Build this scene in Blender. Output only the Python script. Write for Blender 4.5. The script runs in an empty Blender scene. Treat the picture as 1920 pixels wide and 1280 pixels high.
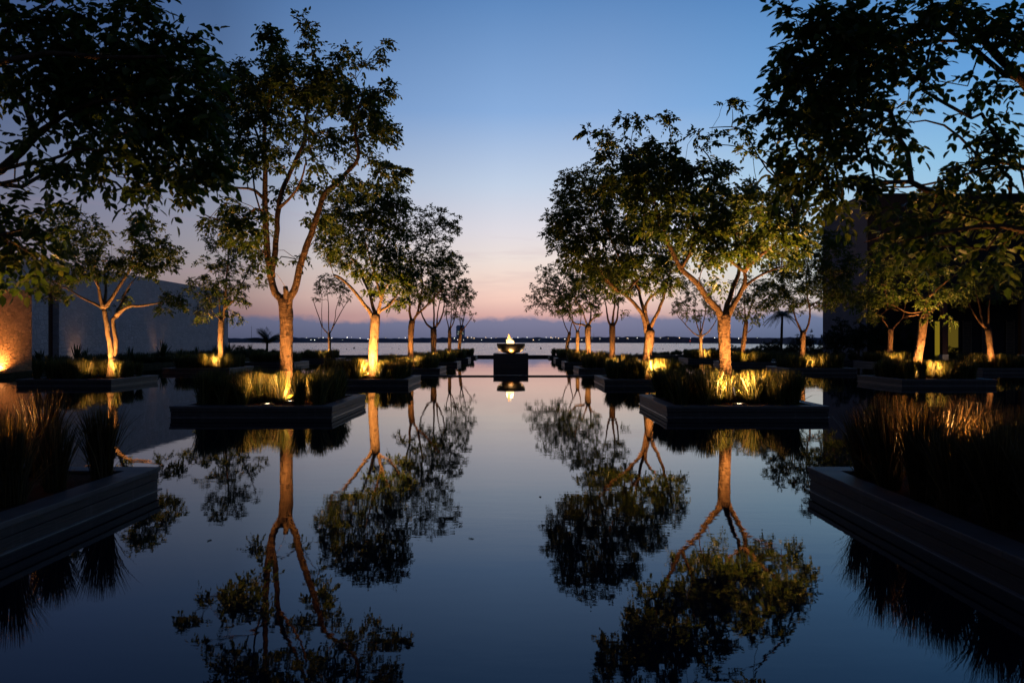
import bpy, math, random
import numpy as np
from mathutils import Vector
S = bpy.context.scene
COL = S.collection
F = 1365.0          # focal length in photo pixels
VX, VY = 968.0, 640.0
CX, CH = 0.33, 1.5  # camera x and height above the pool
# ------------------------------------------------------------------ camera
cd = bpy.data.cameras.new("camera"); cam = bpy.data.objects.new("camera", cd); COL.objects.link(cam)
cam.location = (CX, 0, CH); cam.rotation_euler = (math.radians(90), 0, 0)
cd.sensor_width = 36.0; cd.lens = F / 1920 * 36.0
cd.shift_x = -(VX - 960) / 1920; cd.clip_end = 20000; cd.clip_start = 0.05
S.camera = cam
cd.dof.use_dof = True; cd.dof.focus_distance = 19; cd.dof.aperture_fstop = 2.8
S.view_settings.view_transform = 'Standard'; S.view_settings.look = 'None'
S.view_settings.exposure = 0; S.view_settings.gamma = 1
S.cycles.use_denoising = True
S.cycles.max_bounces = 6; S.cycles.diffuse_bounces = 2; S.cycles.glossy_bounces = 3
S.cycles.transmission_bounces = 4; S.cycles.transparent_max_bounces = 4
S.cycles.sample_clamp_indirect = 4; S.cycles.caustics_reflective = False; S.cycles.caustics_refractive = False

def lin(r, g, b):
    f = lambda c: (c/255/12.92) if c <= 10 else ((c/255+.055)/1.055)**2.4
    return (f(r), f(g), f(b), 1)
# ------------------------------------------------------------------ node helpers
class NT:
    def __init__(s, nt): s.t = nt; s.n = nt.nodes; s.l = nt.links; s.n.clear()
    def add(s, typ, ins=None, **kw):
        nd = s.n.new(typ)
        for k, v in kw.items(): setattr(nd, k, v)
        for k, v in (ins or {}).items(): s.put(nd.inputs[k], v)
        return nd
    def put(s, sock, v):
        if isinstance(v, bpy.types.NodeSocket): s.l.new(v, sock)
        else: sock.default_value = v
    def math(s, op, a, b=0.0, c=0.0, clamp=False):
        nd = s.n.new('ShaderNodeMath'); nd.operation = op; nd.use_clamp = clamp
        for i, v in enumerate((a, b, c)): s.put(nd.inputs[i], v)
        return nd.outputs[0]
    def mix(s, fac, a, b, blend='MIX'):
        nd = s.n.new('ShaderNodeMix'); nd.data_type = 'RGBA'; nd.blend_type = blend
        s.put(nd.inputs[0], fac); s.put(nd.inputs[6], a); s.put(nd.inputs[7], b)
        return nd.outputs[2]
    def ramp(s, fac, stops, interp='LINEAR'):
        nd = s.n.new('ShaderNodeValToRGB'); cr = nd.color_ramp; cr.interpolation = interp
        while len(cr.elements) > 1: cr.elements.remove(cr.elements[-1])
        cr.elements[0].position = stops[0][0]; cr.elements[0].color = stops[0][1]
        for p, c in stops[1:]:
            e = cr.elements.new(p); e.color = c
        s.put(nd.inputs[0], fac)
        return nd.outputs[0]
    def noise(s, vec, scale, detail=3.0, rough=.55):
        nd = s.n.new('ShaderNodeTexNoise'); s.put(nd.inputs['Vector'], vec)
        nd.inputs['Scale'].default_value = scale; nd.inputs['Detail'].default_value = detail
        nd.inputs['Roughness'].default_value = rough
        return nd.outputs[0]
    def mapping(s, vec, scale=(1,1,1), rot=(0,0,0)):
        nd = s.n.new('ShaderNodeMapping'); s.put(nd.inputs[0], vec)
        nd.inputs['Scale'].default_value = scale; nd.inputs['Rotation'].default_value = rot
        return nd.outputs[0]
    def bump(s, h, strength, dist):
        nd = s.n.new('ShaderNodeBump'); s.put(nd.inputs['Height'], h)
        nd.inputs['Strength'].default_value = strength; nd.inputs['Distance'].default_value = dist
        return nd.outputs[0]
# ------------------------------------------------------------------ world: dusk sky
W = bpy.data.worlds.new("World"); S.world = W; W.use_nodes = True
w = NT(W.node_tree)
dirv = w.add('ShaderNodeTexCoord').outputs['Generated']
sep = w.add('ShaderNodeSeparateXYZ', {0: dirv}).outputs
grad = w.ramp(sep[2], [
    (0.0, lin(190,150,152)), (.035, lin(212,168,164)), (.0586, lin(242,203,190)), (.085, lin(242,216,204)), (.11, lin(236,222,216)),
    (.15, lin(222,218,226)), (.21, lin(192,207,229)), (.30, lin(136,172,219)), (.425, lin(92,135,189)),
    (.56, lin(44,76,132)), (.75, lin(20,38,78)), (1.0, lin(10,20,46))])
# the afterglow is west, ahead and a little to the right; it fades behind; the darker left is mostly lens vignetting put into the sky colour
az = w.math('MULTIPLY_ADD', sep[0], .5, .5)
azc = w.ramp(az, [(.0, (.16,.17,.24,1)), (.18, (.18,.19,.26,1)), (.26, (.30,.32,.41,1)), (.325, (.42,.44,.50,1)), (.365, (.66,.68,.73,1)), (.42, (.82,.83,.86,1)),
                  (.49, (1,1,1,1)), (.56, (1,1,1,1)), (.66, (.72,.93,1.0,1)), (.76, (.50,.83,.97,1)), (.86, (.46,.72,.88,1)), (1.0, (.44,.55,.68,1))])
back = w.ramp(w.math('MULTIPLY_ADD', sep[1], .5, .5), [(0, (.13,.15,.2,1)), (.5, (.35,.38,.42,1)), (.85, (1,1,1,1))])
sky = w.mix(1.0, grad, azc, 'MULTIPLY'); sky = w.mix(1.0, sky, back, 'MULTIPLY')
# thin streak clouds
st = w.noise(w.mapping(dirv, (3,3,34)), 1.6, 4, .6)
stm = w.math('MULTIPLY', w.ramp(st, [(.55,(0,0,0,1)), (.72,(1,1,1,1))]), w.ramp(sep[2], [(.04,(0,0,0,1)), (.08,(1,1,1,1)), (.14,(1,1,1,1)), (.2,(0,0,0,1))]))
sky = w.mix(w.math('MULTIPLY', stm, .22), sky, lin(176,140,158))
# cloud bank lying on the horizon, with a lumpy top
cn = w.noise(w.mapping(dirv, (1,1,1.6)), 16, 5, .62)
cl = w.noise(w.mapping(dirv, (1,1,1)), 4.5, 2, .5)
edge = w.math('MULTIPLY_ADD', cn, .030, w.math('MULTIPLY_ADD', cl, .02, .0075))
cm = w.math('SMOOTHSTEP' if False else 'SUBTRACT', edge, sep[2])
cm = w.math('MULTIPLY_ADD', cm, 130.0, .5, clamp=True)
bank = w.ramp(sep[2], [(0, lin(92,102,130)), (.022, lin(106,117,148)), (.05, lin(126,128,158))])
bank = w.mix(1.0, bank, w.mix(.6, (1,1,1,1), azc), 'MULTIPLY')
sky = w.mix(w.math('MULTIPLY', cm, .97), sky, bank)
down = w.math('MULTIPLY_ADD', sep[2], 60.0, 1.0, clamp=True)
sky = w.mix(down, (.02,.024,.035,1), sky)
SUN_EL, SUN_ROT = math.radians(-1.5), math.radians(4)
nish = w.add('ShaderNodeTexSky', sky_type='NISHITA', sun_disc=False, sun_elevation=SUN_EL, sun_rotation=SUN_ROT)
b1 = w.add('ShaderNodeBackground', {'Color': sky, 'Strength': 1.0})
b2 = w.add('ShaderNodeBackground', {'Color': nish.outputs[0], 'Strength': 0.02})
ad = w.add('ShaderNodeAddShader', {0: b1.outputs[0], 1: b2.outputs[0]})
w.add('ShaderNodeOutputWorld', {'Surface': ad.outputs[0]})
# last glow of the sun that has just set
sd = bpy.data.lights.new("sun", 'SUN'); sd.energy = 0.003; sd.angle = math.radians(60); sd.color = (1, .72, .6)
so = bpy.data.objects.new("sun", sd); COL.objects.link(so)
so.rotation_euler = (math.radians(-86), 0, math.radians(-4))
WARM = (1.0, .45, .125)
# ------------------------------------------------------------------ object helpers
def P(px, py, D): return ((px - VX) / F * D + CX, D, CH + (VY - py) / F * D)
class MB:
    def __init__(s): s.v = []; s.f = []; s.n = 0
    def add(s, V, Fs):
        V = np.asarray(V, dtype=np.float32).reshape(-1, 3); s.v.append(V)
        for f in (Fs if isinstance(Fs, list) else [Fs]): s.f.append(np.asarray(f, dtype=np.int32) + s.n)
        s.n += len(V); return s
    def box(s, x0, x1, y0, y1, z0, z1):
        V = [(x, y, z) for z in (z0, z1) for y in (y0, y1) for x in (x0, x1)]
        return s.add(V, np.array([(0,2,3,1),(4,5,7,6),(0,1,5,4),(2,6,7,3),(0,4,6,2),(1,3,7,5)]))
    def tube(s, pts, rad, sides=8, cap=True, wob=0, rng=None):
        pts = np.asarray(pts, float); n = len(pts); rad = np.asarray(rad, float)
        t = np.gradient(pts, axis=0); t /= np.linalg.norm(t, axis=1)[:, None] + 1e-9
        u = np.cross(t[0], (1, .13, 0)); u /= np.linalg.norm(u) + 1e-9
        a = np.arange(sides) / sides * 2 * np.pi; V = []
        for i in range(n):
            u = u - t[i] * np.dot(u, t[i]); u /= np.linalg.norm(u) + 1e-9
            q = np.cross(t[i], u)
            r = rad[i] * (1 + (wob * (np.sin(a*2 + i*.31) * .6 + np.sin(a*3 - i*.47) * .5) if wob else 0))
            if wob and rng is not None: r = r * (1 + wob * .35 * rng.standard_normal(sides))
            V.append(pts[i] + np.outer(np.cos(a) * r, u) + np.outer(np.sin(a) * r, q))
        V = np.concatenate(V); k = np.arange(sides); k2 = (k + 1) % sides
        Q = np.concatenate([np.stack([i*sides + k, i*sides + k2, (i+1)*sides + k2, (i+1)*sides + k], 1) for i in range(n-1)])
        fs = [Q]
        if cap: fs += [np.array([k[::-1]]), np.array([k + (n-1)*sides])]
        return s.add(V, fs)
    def lathe(s, prof, sides=48, c=(0,0,0)):
        prof = np.asarray(prof, float); a = np.arange(sides) / sides * 2 * np.pi
        V = np.concatenate([np.stack([c[0] + r*np.cos(a), c[1] + r*np.sin(a), np.full(sides, c[2] + z)], 1) for r, z in prof])
        k = np.arange(sides); k2 = (k + 1) % sides
        return s.add(V, np.concatenate([np.stack([i*sides + k, i*sides + k2, (i+1)*sides + k2, (i+1)*sides + k], 1) for i in range(len(prof)-1)]))
    def arrays(s): return np.concatenate(s.v), s.f
    def mesh(s, name, mat, smooth=False):
        V = np.concatenate(s.v); me = bpy.data.meshes.new(name)
        loops = np.concatenate([f.ravel() for f in s.f]); tot = np.concatenate([np.full(len(f), f.shape[1]) for f in s.f])
        me.vertices.add(len(V)); me.vertices.foreach_set('co', V.ravel())
        me.loops.add(len(loops)); me.loops.foreach_set('vertex_index', loops)
        me.polygons.add(len(tot)); st = np.concatenate([[0], np.cumsum(tot)[:-1]])
        me.polygons.foreach_set('loop_start', st.astype(np.int32))
        me.update(calc_edges=True); me.validate()
        me.polygons.foreach_set('use_smooth', np.full(len(me.polygons), bool(smooth)))
        me.materials.append(mat); return me
    def obj(s, name, mat, parent=None, smooth=False, bevel=0):
        o = bpy.data.objects.new(name, s.mesh(name, mat, smooth)); COL.objects.link(o)
        if parent: o.parent = parent
        if bevel:
            b = o.modifiers.new('bevel', 'BEVEL'); b.width = bevel; b.segments = 2; b.limit_method = 'ANGLE'
        return o
def tag(o, label=None, cat=None, group=None, kind=None):
    for k, v in (('label', label), ('category', cat), ('group', group), ('kind', kind)):
        if v: o[k] = v
    return o
def empty(name, loc, label, cat, group=None):
    o = bpy.data.objects.new(name, None); COL.objects.link(o); o.location = loc; o.empty_display_size = .2
    return tag(o, label, cat, group)
def copy_tree(o, parent=None):
    c = o.copy(); COL.objects.link(c)
    if parent: c.parent = parent
    for ch in list(o.children): copy_tree(ch, c)
    return c
# ------------------------------------------------------------------ materials
def mat(name):
    m = bpy.data.materials.new(name); m.use_nodes = True
    return m, NT(m.node_tree)
def out(t, sh): t.add('ShaderNodeOutputMaterial', {'Surface': sh})
def simple(name, col, rough=.6, spec=.4, var=.25, scale=8, bump=0, metal=0, stretch=(1,1,1)):
    m, t = mat(name); oc = t.mapping(t.add('ShaderNodeTexCoord').outputs['Object'], stretch)
    n = t.noise(oc, scale, 5, .6)
    c = t.ramp(n, [(.3, tuple(x*(1-var) for x in col) + (1,)), (.7, tuple(min(1, x*(1+var)) for x in col) + (1,))])
    ins = {'Base Color': c, 'Roughness': rough, 'Specular IOR Level': spec, 'Metallic': metal}
    if bump: ins['Normal'] = t.bump(n, .6, bump)
    out(t, t.add('ShaderNodeBsdfPrincipled', ins).outputs[0]); return m
def leafmat(name, stops, trans=.42):
    m, t = mat(name); g = t.add('ShaderNodeNewGeometry')
    c = t.ramp(g.outputs['Random Per Island'], stops)
    p = t.add('ShaderNodeBsdfPrincipled', {'Base Color': c, 'Roughness': .42, 'Specular IOR Level': .35})
    tr = t.add('ShaderNodeBsdfTranslucent', {'Color': t.mix(1, c, (1.3,1.4,.6,1), 'MULTIPLY')})
    mx = t.add('ShaderNodeMixShader', {0: trans, 1: p.outputs[0], 2: tr.outputs[0]})
    out(t, mx.outputs[0]); return m
def emit(name, col, strength):
    m, t = mat(name); out(t, t.add('ShaderNodeEmission', {'Color': col + (1,), 'Strength': strength}).outputs[0]); return m
LEAF = leafmat('leaf', [(0, (.034,.060,.013,1)), (.45, (.058,.098,.022,1)), (.8, (.088,.125,.030,1)), (1, (.135,.140,.040,1))])
BUSH = leafmat('bush_leaf', [(0, (.018,.034,.012,1)), (1, (.04,.062,.018,1))], .15)
BLADE = leafmat('grass_blade', [(0, (.018,.028,.008,1)), (.35, (.045,.06,.014,1)), (.75, (.10,.10,.026,1)), (1, (.24,.19,.07,1))], .3)
WARMBLADE = leafmat('warm_lit_grass_blade', [(0, (.022,.018,.008,1)), (.4, (.06,.042,.016,1)), (.8, (.12,.072,.028,1)), (1, (.24,.16,.07,1))], .25)  # reddish light on the nearest tufts is put into these blade colours
def barkmat(name, a, b, dist):
    m, t = mat(name); oc = t.add('ShaderNodeTexCoord').outputs['Object']
    n1 = t.noise(t.mapping(oc, (1,1,.3)), 15, 7, .7); n2 = t.noise(oc, 5, 3)
    n3 = t.noise(t.mapping(oc, (1,1,2.6)), 6.5, 4, .62)
    c = t.ramp(n1, [(.34, a), (.62, b)])
    c = t.mix(t.ramp(n2, [(.35,(0,0,0,1)), (.7,(.55,.55,.55,1))]), c, (.20,.135,.085,1))
    c = t.mix(t.ramp(n3, [(.57,(0,0,0,1)), (.63,(.9,.9,.9,1))]), c, (.035,.022,.014,1))
    h = t.math('ADD', n1, t.math('MULTIPLY', n3, -.6))
    out(t, t.add('ShaderNodeBsdfPrincipled', {'Base Color': c, 'Roughness': .85, 'Specular IOR Level': .15,
        'Normal': t.bump(h, .9, dist)}).outputs[0]); return m
BARK = barkmat('bark', (.030,.018,.011,1), (.135,.082,.050,1), .07)
PALEBARK = barkmat('pale_bark', (.09,.06,.038,1), (.25,.18,.12,1), .045)
TWIG = simple('twig', (.17,.125,.085), .85, .15, .3, 12)
def woodmat():
    m, t = mat('dark_timber'); oc = t.add('ShaderNodeTexCoord').outputs['Object']
    sx = t.add('ShaderNodeSeparateXYZ', {0: oc}).outputs
    n = t.noise(t.mapping(oc, (.9,.9,30)), 3, 5, .6); n2 = t.noise(oc, 1.3, 3)
    c = t.ramp(n, [(.3, (.028,.022,.019,1)), (.7, (.085,.068,.058,1))])
    c = t.mix(t.math('MULTIPLY', n2, .4), c, (.06,.06,.065,1))
    lime = t.noise(t.mapping(oc, (7,7,.7)), 1.4, 5, .7)   # lime runs and scuffs
    c = t.mix(t.ramp(lime, [(.56,(0,0,0,1)), (.74,(.6,.6,.6,1))]), c, (.15,.14,.13,1))
    out(t, t.add('ShaderNodeBsdfPrincipled', {'Base Color': c, 'Roughness': .55, 'Specular IOR Level': .35, 'Normal': t.bump(n, .5, .006)}).outputs[0]); return m
WOOD = woodmat()
COPING = simple('coping_timber', (.13,.115,.105), .55, .35, .3, 5, .004, stretch=(.6,.6,.6))
SOIL = simple('red_soil', (.085,.034,.018), .95, .1, .55, 30, .03)
GLINT = simple('waterline_glint', (.22,.20,.19), .25, .5, .2, 6)  # pale tone imitates sky light caught along the waterline
def stonemat(name, base, sc, con=1.0):
    m, t = mat(name); oc = t.add('ShaderNodeTexCoord').outputs['Object']
    ocd = t.mix(.12, oc, t.add('ShaderNodeTexNoise', {'Vector': oc, 'Scale': 1.6}).outputs[1])
    v = t.add('ShaderNodeTexVoronoi', {'Vector': t.mapping(ocd, (1,1,1.5)), 'Scale': sc}, feature='DISTANCE_TO_EDGE')
    v.inputs['Randomness'].default_value = .78
    vc = t.add('ShaderNodeTexVoronoi', {'Vector': t.mapping(ocd, (1,1,1.5)), 'Scale': sc}, feature='F1')
    vc.inputs['Randomness'].default_value = .78
    n = t.noise(oc, 9, 6, .65)
    hv = t.add('ShaderNodeSeparateColor', {0: vc.outputs['Color']}).outputs[0]
    c = t.mix(hv, tuple(x*(1-.28*con) for x in base)+(1,), tuple(x*(1+.25*con) for x in base)+(1,))
    c = t.mix(t.ramp(n, [(.3,(0,0,0,1)), (.75,(.5*con,.5*con,.5*con,1))]), c, tuple(x*.6 for x in base)+(1,))
    mort = t.ramp(v.outputs[0], [(.008,(1,1,1,1)), (.045,(0,0,0,1))])
    c = t.mix(t.math('MULTIPLY', mort, .75*con), c, tuple(x*.35 for x in base)+(1,))
    h = t.math('ADD', t.math('MULTIPLY', n, .5), t.math('ADD', t.ramp(v.outputs[0], [(0,(0,0,0,1)), (.1,(1,1,1,1))]), t.math('MULTIPLY', hv, .7)))
    out(t, t.add('ShaderNodeBsdfPrincipled', {'Base Color': c, 'Roughness': .9, 'Specular IOR Level': .15, 'Normal': t.bump(h, 1, .022)}).outputs[0]); return m
STONE = stonemat('pale_stone', (.60,.51,.49), 3.1, .45)
ROUGH = stonemat('rough_stone', (.40,.22,.11), 5.0, .9)
PAVE = stonemat('dark_paving', (.07,.065,.06), 1.2)
EARTH = simple('garden_earth', (.035,.035,.018), .95, .1, .5, 3, .05)
DARKMETAL = simple('dark_bronze', (.05,.038,.03), .38, .5, .3, 14, 0, .8)
BOWLM = simple('bronze_bowl', (.26,.16,.075), .45, .5, .25, 9, 0, .25)
PEDM = simple('dark_granite', (.10,.07,.06), .5, .4, .35, 40, .002)
PLASTER = simple('grey_plaster', (.22,.22,.235), .9, .2, .12, 1.2, .004)
DARKPL = simple('dark_shade_and_roof', (.028,.026,.028), .8, .2, .3, 2)
REDWOOD = simple('red_timber', (.10,.035,.02), .6, .3, .3, 6, stretch=(1,1,.2))
LENS = emit('lamp_lens', (1, .80, .52), 20)
def watermat(name, base, sx, scale, strength, dist, rough):
    m, t = mat(name); oc = t.add('ShaderNodeTexCoord').outputs['Object']
    n = t.noise(t.mapping(oc, sx), scale, 3, .5); n2 = t.noise(t.mapping(oc, sx), scale*.17, 2, .5)
    # calm patches and patches stirred by the breeze
    pat = t.ramp(t.noise(t.mapping(oc, (.6,1.6,1)), .16, 2), [(.40,(.22,.22,.22,1)), (.66,(1,1,1,1))])
    h = t.math('MULTIPLY', t.math('ADD', n, t.math('MULTIPLY', n2, 3.0)), pat)
    out(t, t.add('ShaderNodeBsdfPrincipled', {'Base Color': base, 'Roughness': rough, 'IOR': 1.40, 'Specular Tint': (.70,.92,1.2,1), 'Specular IOR Level': .5,
        'Normal': t.bump(h, strength, dist)}).outputs[0]); return m
POOL = watermat('pool_water', (.003,.006,.014,1), (1.1,3.4,1), 2.2, .22, .003, .010)
SEA = watermat('sea_water', (.04,.055,.085,1), (.35,1.6,1), .8, 1.0, .28, .17)
# ------------------------------------------------------------------ setting
def struct(mb, name, m, label, cat, **k):
    return tag(mb.obj(name, m, **k), label, cat, kind='structure')
struct(MB().add([(-9000,60,-1), (9000,60,-1), (9000,12000,-1), (-9000,12000,-1)], np.array([(0,1,2,3)])), 'sea_water', SEA, 'calm pale sea beyond the end of the pool', 'sea')
struct(MB().add([(-21.3,-12,0), (30,-12,0), (30,69.4,0), (-21.3,69.4,0)], np.array([(0,1,2,3)])), 'pool_water', POOL, 'still dark reflecting pool mirroring trees and dusk sky', 'pool')
struct(MB().box(-90,-20.8,-20,33,-2,.2).box(-90,-21.3,33,69.4,-2,.2), 'garden_ground', EARTH, 'dark planted ground in front of the long stone wall', 'ground')
struct(MB().box(30,160,-20,50,-2,.21).box(18,160,50,69.4,-2,.2), 'terrace', PAVE, 'dark terrace in front of the building', 'terrace')
def dune():
    xs = np.concatenate([np.linspace(-140,-26,14), np.linspace(-25,60,90), np.linspace(62,160,14)]); ys = np.linspace(69.8, 84, 16)
    rng = np.random.default_rng(4); V = []
    for y in ys:
        for x in xs:
            t = (y-69.8)/14.2
            top = -.28 + max(0, min(1, (x-11)/9))*.75 + max(0, min(1, (-x-19)/8))*.35
            z = top + .12*math.sin(x*.9+y)*.5 + .06*rng.standard_normal()
            V.append((x, y, z*(1-t**2) - 1.5*t**2))
    n = len(xs); Q = [(j*n+i, j*n+i+1, (j+1)*n+i+1, (j+1)*n+i) for j in range(len(ys)-1) for i in range(n-1)]
    struct(MB().add(V, np.array(Q)), 'beach_ground', EARTH, 'low dark dune between the pool and the sea', 'ground', smooth=True)
dune()
tag(MB().box(-21.3,30,69.4,69.8,-1.5,.2).obj('pool_wall', WOOD, bevel=.01), 'long low dark wall closing the far end of the pool', 'wall')
tag(MB().box(-6.5,6.5,31.2,31.42,-.3,.045).obj('weir_bar', WOOD, bevel=.008), 'thin dark bar crossing the pool in front of the pedestal', 'weir')
# ------------------------------------------------------------------ far shore
def shoreD(px): return 1400 - 800*max(0, min(1, (px-1080)/420))**1.3
def shore():
    rng = np.random.default_rng(8); pxs = np.arange(-400, 2400, 2.5); n = len(pxs); hh = np.zeros(n)
    for k, a in ((70,1.6), (24,1.2), (9,1.0), (3,.9)):
        c = rng.standard_normal(n//k + 3); hh += a*np.interp(np.arange(n)/k, np.arange(len(c)), c)
    V = []
    for i, px in enumerate(pxs):
        D = shoreD(px); s = D/F; h = max(2.5, (6.3 + hh[i]*.55 + (px > 1000)*.6) + .5)
        x = (px-VX)*s
        V += [(x, D, -1.2), (x, D+6*s, CH + h*s*.93), (x*1.02, D*1.02, CH + h*s), (x*1.1, D*1.1, -1.2)]
    Q = [(i*4+k, (i+1)*4+k, (i+1)*4+k+1, i*4+k+1) for i in range(n-1) for k in range(3)]
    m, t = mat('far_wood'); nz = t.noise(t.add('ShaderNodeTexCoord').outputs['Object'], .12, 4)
    out(t, t.add('ShaderNodeBsdfDiffuse', {'Color': t.ramp(nz, [(.3,(.20,.23,.30,1)), (.7,(.28,.32,.40,1))])}).outputs[0])  # pale bluish colour stands in for air haze over the wood
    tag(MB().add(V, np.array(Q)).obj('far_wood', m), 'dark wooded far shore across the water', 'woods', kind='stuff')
shore()
LW, LO = emit('white_shore_lamp', (1,.93,.82), 4.5), emit('orange_shore_lamp', (1,.66,.35), 4)
me_s = {}
for key, m in (('w', LW), ('o', LO)):
    a = np.linspace(-math.pi/2, math.pi/2, 6)
    me_s[key] = MB().lathe([(max(.01, .62*math.cos(x)), .62*math.sin(x)) for x in a], 8).mesh('shore_lamp', m, True)
rng = random.Random(3)
LX = [575,583,590,598,606,616,622,642,651,659,675,690,706,723,748,760,852,858,869,877,884,889,903,911,921,930,952,960,971,988,1000,1011,1024,1033,1036,1042,1047,1059,1070,1081,1091,1099,1110,1125,1159,1176,1178,1195,1238,1253,1274,1295,1318,1340,1385,1420]
for i, px in enumerate(LX):
    D = shoreD(px)*.985; y = rng.choice([632.5,633.5,634,635.5,637,633])
    if px > 1100: y = 634 + rng.uniform(-.7,.6)
    o = bpy.data.objects.new('shore_lamp', me_s['w' if rng.random() < .75 else 'o']); COL.objects.link(o)
    o.location = P(px, y, D); k = rng.uniform(.45, 1.05)*D/1400; o.scale = (k, k, k)
    tag(o, 'tiny lamp glowing on the dark far shore', 'lamp', 'lamps along the far shore')
# tower across the water
t0 = empty('tower_block', ((863-VX)/F*1500+CX, 1500, -1), 'hazy blue tower block with lit floors on the far shore', 'tower')
m, t = mat('hazy_facade'); out(t, t.add('ShaderNodeBsdfDiffuse', {'Color': (.34,.42,.56,1)}).outputs[0])  # distance haze painted into the facade colour
MB().box(-8.5,8.5,0,14,0,34).box(-7,7,1,12,34,36).obj('body', m, t0)
lit = emit('lit_floor', (.9,.95,.6), .5)
for k, (x0, x1, z) in enumerate([(-5,-2,22), (2,5,21.5), (-6,-3,17.5), (3,7,18.2), (-1,2,8), (-6,-4.5,5)]):
    MB().box(x0,x1,-.15,-.02,z,z+1.1).obj('window', lit, t0)
# masts
for px, top, lb in ((471.5,611,'thin mast behind the small palm on the far shore'), (602.5,612,'thin mast behind the slender round headed tree'), (1113.5,624.5,'red and white mast right of the fire bowl')):
    x, y, z = P(px, top, 1380); b = P(px, 634, 1380)
    r = MB().tube([(x,y,b[2]-6), (x,y,z)], [.34,.26], 6).obj('radio_mast', simple('mast_steel', (.10,.10,.14) if px < 1000 else (.42,.14,.12), .7))
    tag(r, lb, 'mast')
# channel markers and buoys
for px, py, h, col, lb in ((1294,643.5,2.6,(.5,.03,.02),'red topped channel marker post standing in the sea'), (1268,644.2,1.6,(.03,.03,.04),'short dark marker post in the sea')):
    D = 560; x = (px-VX)/F*D+CX
    r = empty('channel_marker', (x, D, -1), lb, 'marker')
    MB().tube([(0,0,-.5), (0,0,h)], [.16,.14], 8).obj('post', DARKMETAL, r)
    MB().box(-.28,.28,-.28,.28,h,h+.55).obj('topmark', simple('topmark', col, .5) if px != 1294 else emit('red_lamp', (1,.1,.06), .9), r)
bm = MB().lathe([(.02,-.2), (.17,-.12), (.2,.02), (.12,.16), (.04,.3)], 10).mesh('buoy', simple('black_buoy', (.02,.02,.025), .5), True)
for px in [548,570,586,610,624,650,664,688,735,748,930,985,1014,1150,1228,1243]:
    o = bpy.data.objects.new('buoy', bm); COL.objects.link(o); D = rng.uniform(215, 260)
    o.location = ((px-VX)/F*D+CX, D, -1); k = 2.0 if px in (664, 1014) else 1; o.scale = (k,k,k)
    tag(o, 'small dark buoy floating on the calm sea', 'buoy', 'buoys strung across the sea')
# ------------------------------------------------------------------ planters
CXS = {-2:-14.9, -1:-4.9, 1:4.9, 2:14.9, 3:24.1}
RY = {1:5.8, 2:15.95, 3:26.1, 4:36.2, 5:46.3, 6:56.6, 7:66.8}
HW, HT = 1.61, .228
def planter_proto():
    r = empty('planter', (0,0,0), 'p', 'planter')
    MB().box(-HW+.02,HW-.02,-HW+.02,HW-.02,-.35,.10).box(-HW+.012,HW-.012,-HW+.012,HW-.012,.108,HT-.05).obj('wall', WOOD, r, bevel=.004)
    c = MB()
    for (a, b, c_, d) in ((-HW,HW,-HW,-HW+.24), (-HW,HW,HW-.24,HW), (-HW,-HW+.24,-HW+.2402,HW-.2402), (HW-.24,HW,-HW+.2402,HW-.2402)):
        c.box(a, b, c_, d, HT-.048, HT)
    c.obj('coping', COPING, r, bevel=.006)
    xs = np.linspace(-HW+.235, HW-.235, 22); rg = np.random.default_rng(1)
    V = [(x, y, HT-.035+.012*rg.standard_normal()) for y in xs for x in xs]
    MB().add(V, np.array([(j*22+i, j*22+i+1, (j+1)*22+i+1, (j+1)*22+i) for j in range(21) for i in range(21)])).obj('soil', SOIL, r, True)
    MB().box(-HW-.012,HW+.012,-HW-.012,HW+.012,-.02,.007).obj('waterline_glint_strip', GLINT, r)  # added pale strip standing in for the sky glint at the waterline
    return r
PLOC = {}
SIDE = {-2:'far left', -1:'left', 1:'right', 2:'far right', 3:'rightmost'}
PLAB = {(-1,1):'dark planter cut off by the left edge of the photo', (1,1):'dark planter cut off by the right edge of the photo',
 (-1,2):'nearest whole dark planter on the left, under the tall forked tree', (1,2):'nearest whole dark planter on the right, under the brightly lit spreading tree',
 (-1,3):'second whole planter left of the channel, under the bright pale trunk', (1,3):'second whole planter right of the channel, level with the thin weir bar',
 (-2,3):'dark planter under the twin stemmed tree near the stone wall', (-2,4):'dark planter under the tree whose pale trunk glows at the foot',
 (2,3):'dark planter under the leaning trunk in front of the dark building', (2,4):'dark planter under the forked tree left of the building',
 (3,4):'dark planter under the tree nearest the dark portico', (3,5):'dark planter under the tree with tangled lit branches'}
RWORD = {4:'third', 5:'fourth', 6:'fifth', 7:'last'}
def plab(c, r):
    if (c, r) in PLAB: return PLAB[(c, r)]
    if abs(c) == 1: return f"{RWORD[r]} whole planter along the {'left' if c < 0 else 'right'} side of the central channel"
    return {(-2,5):'treeless dark planter of grass seen just right of the thick forked trunk', (-2,6):'small far planter under the slender round headed tree',
            (2,5):'far planter under the tree just right of the brightly lit spreading trunk', (2,6):'far planter under the fan shaped tree before the sea'}[(c, r)]
PLIST = [(c, r) for r in range(1, 8) for c in (-1, 1)] + [(c, r) for c in (-2, 2) for r in (3,4,5,6)] + [(3,4), (3,5)]
pp = None
for c, r in PLIST:
    o = planter_proto() if pp is None else copy_tree(pp)
    pp = pp or o
    o.location = (CXS[c], RY[r], 0); PLOC[(c, r)] = (CXS[c], RY[r])
    tag(o, plab(c, r), 'planter', 'square planters standing in the pool')
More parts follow.
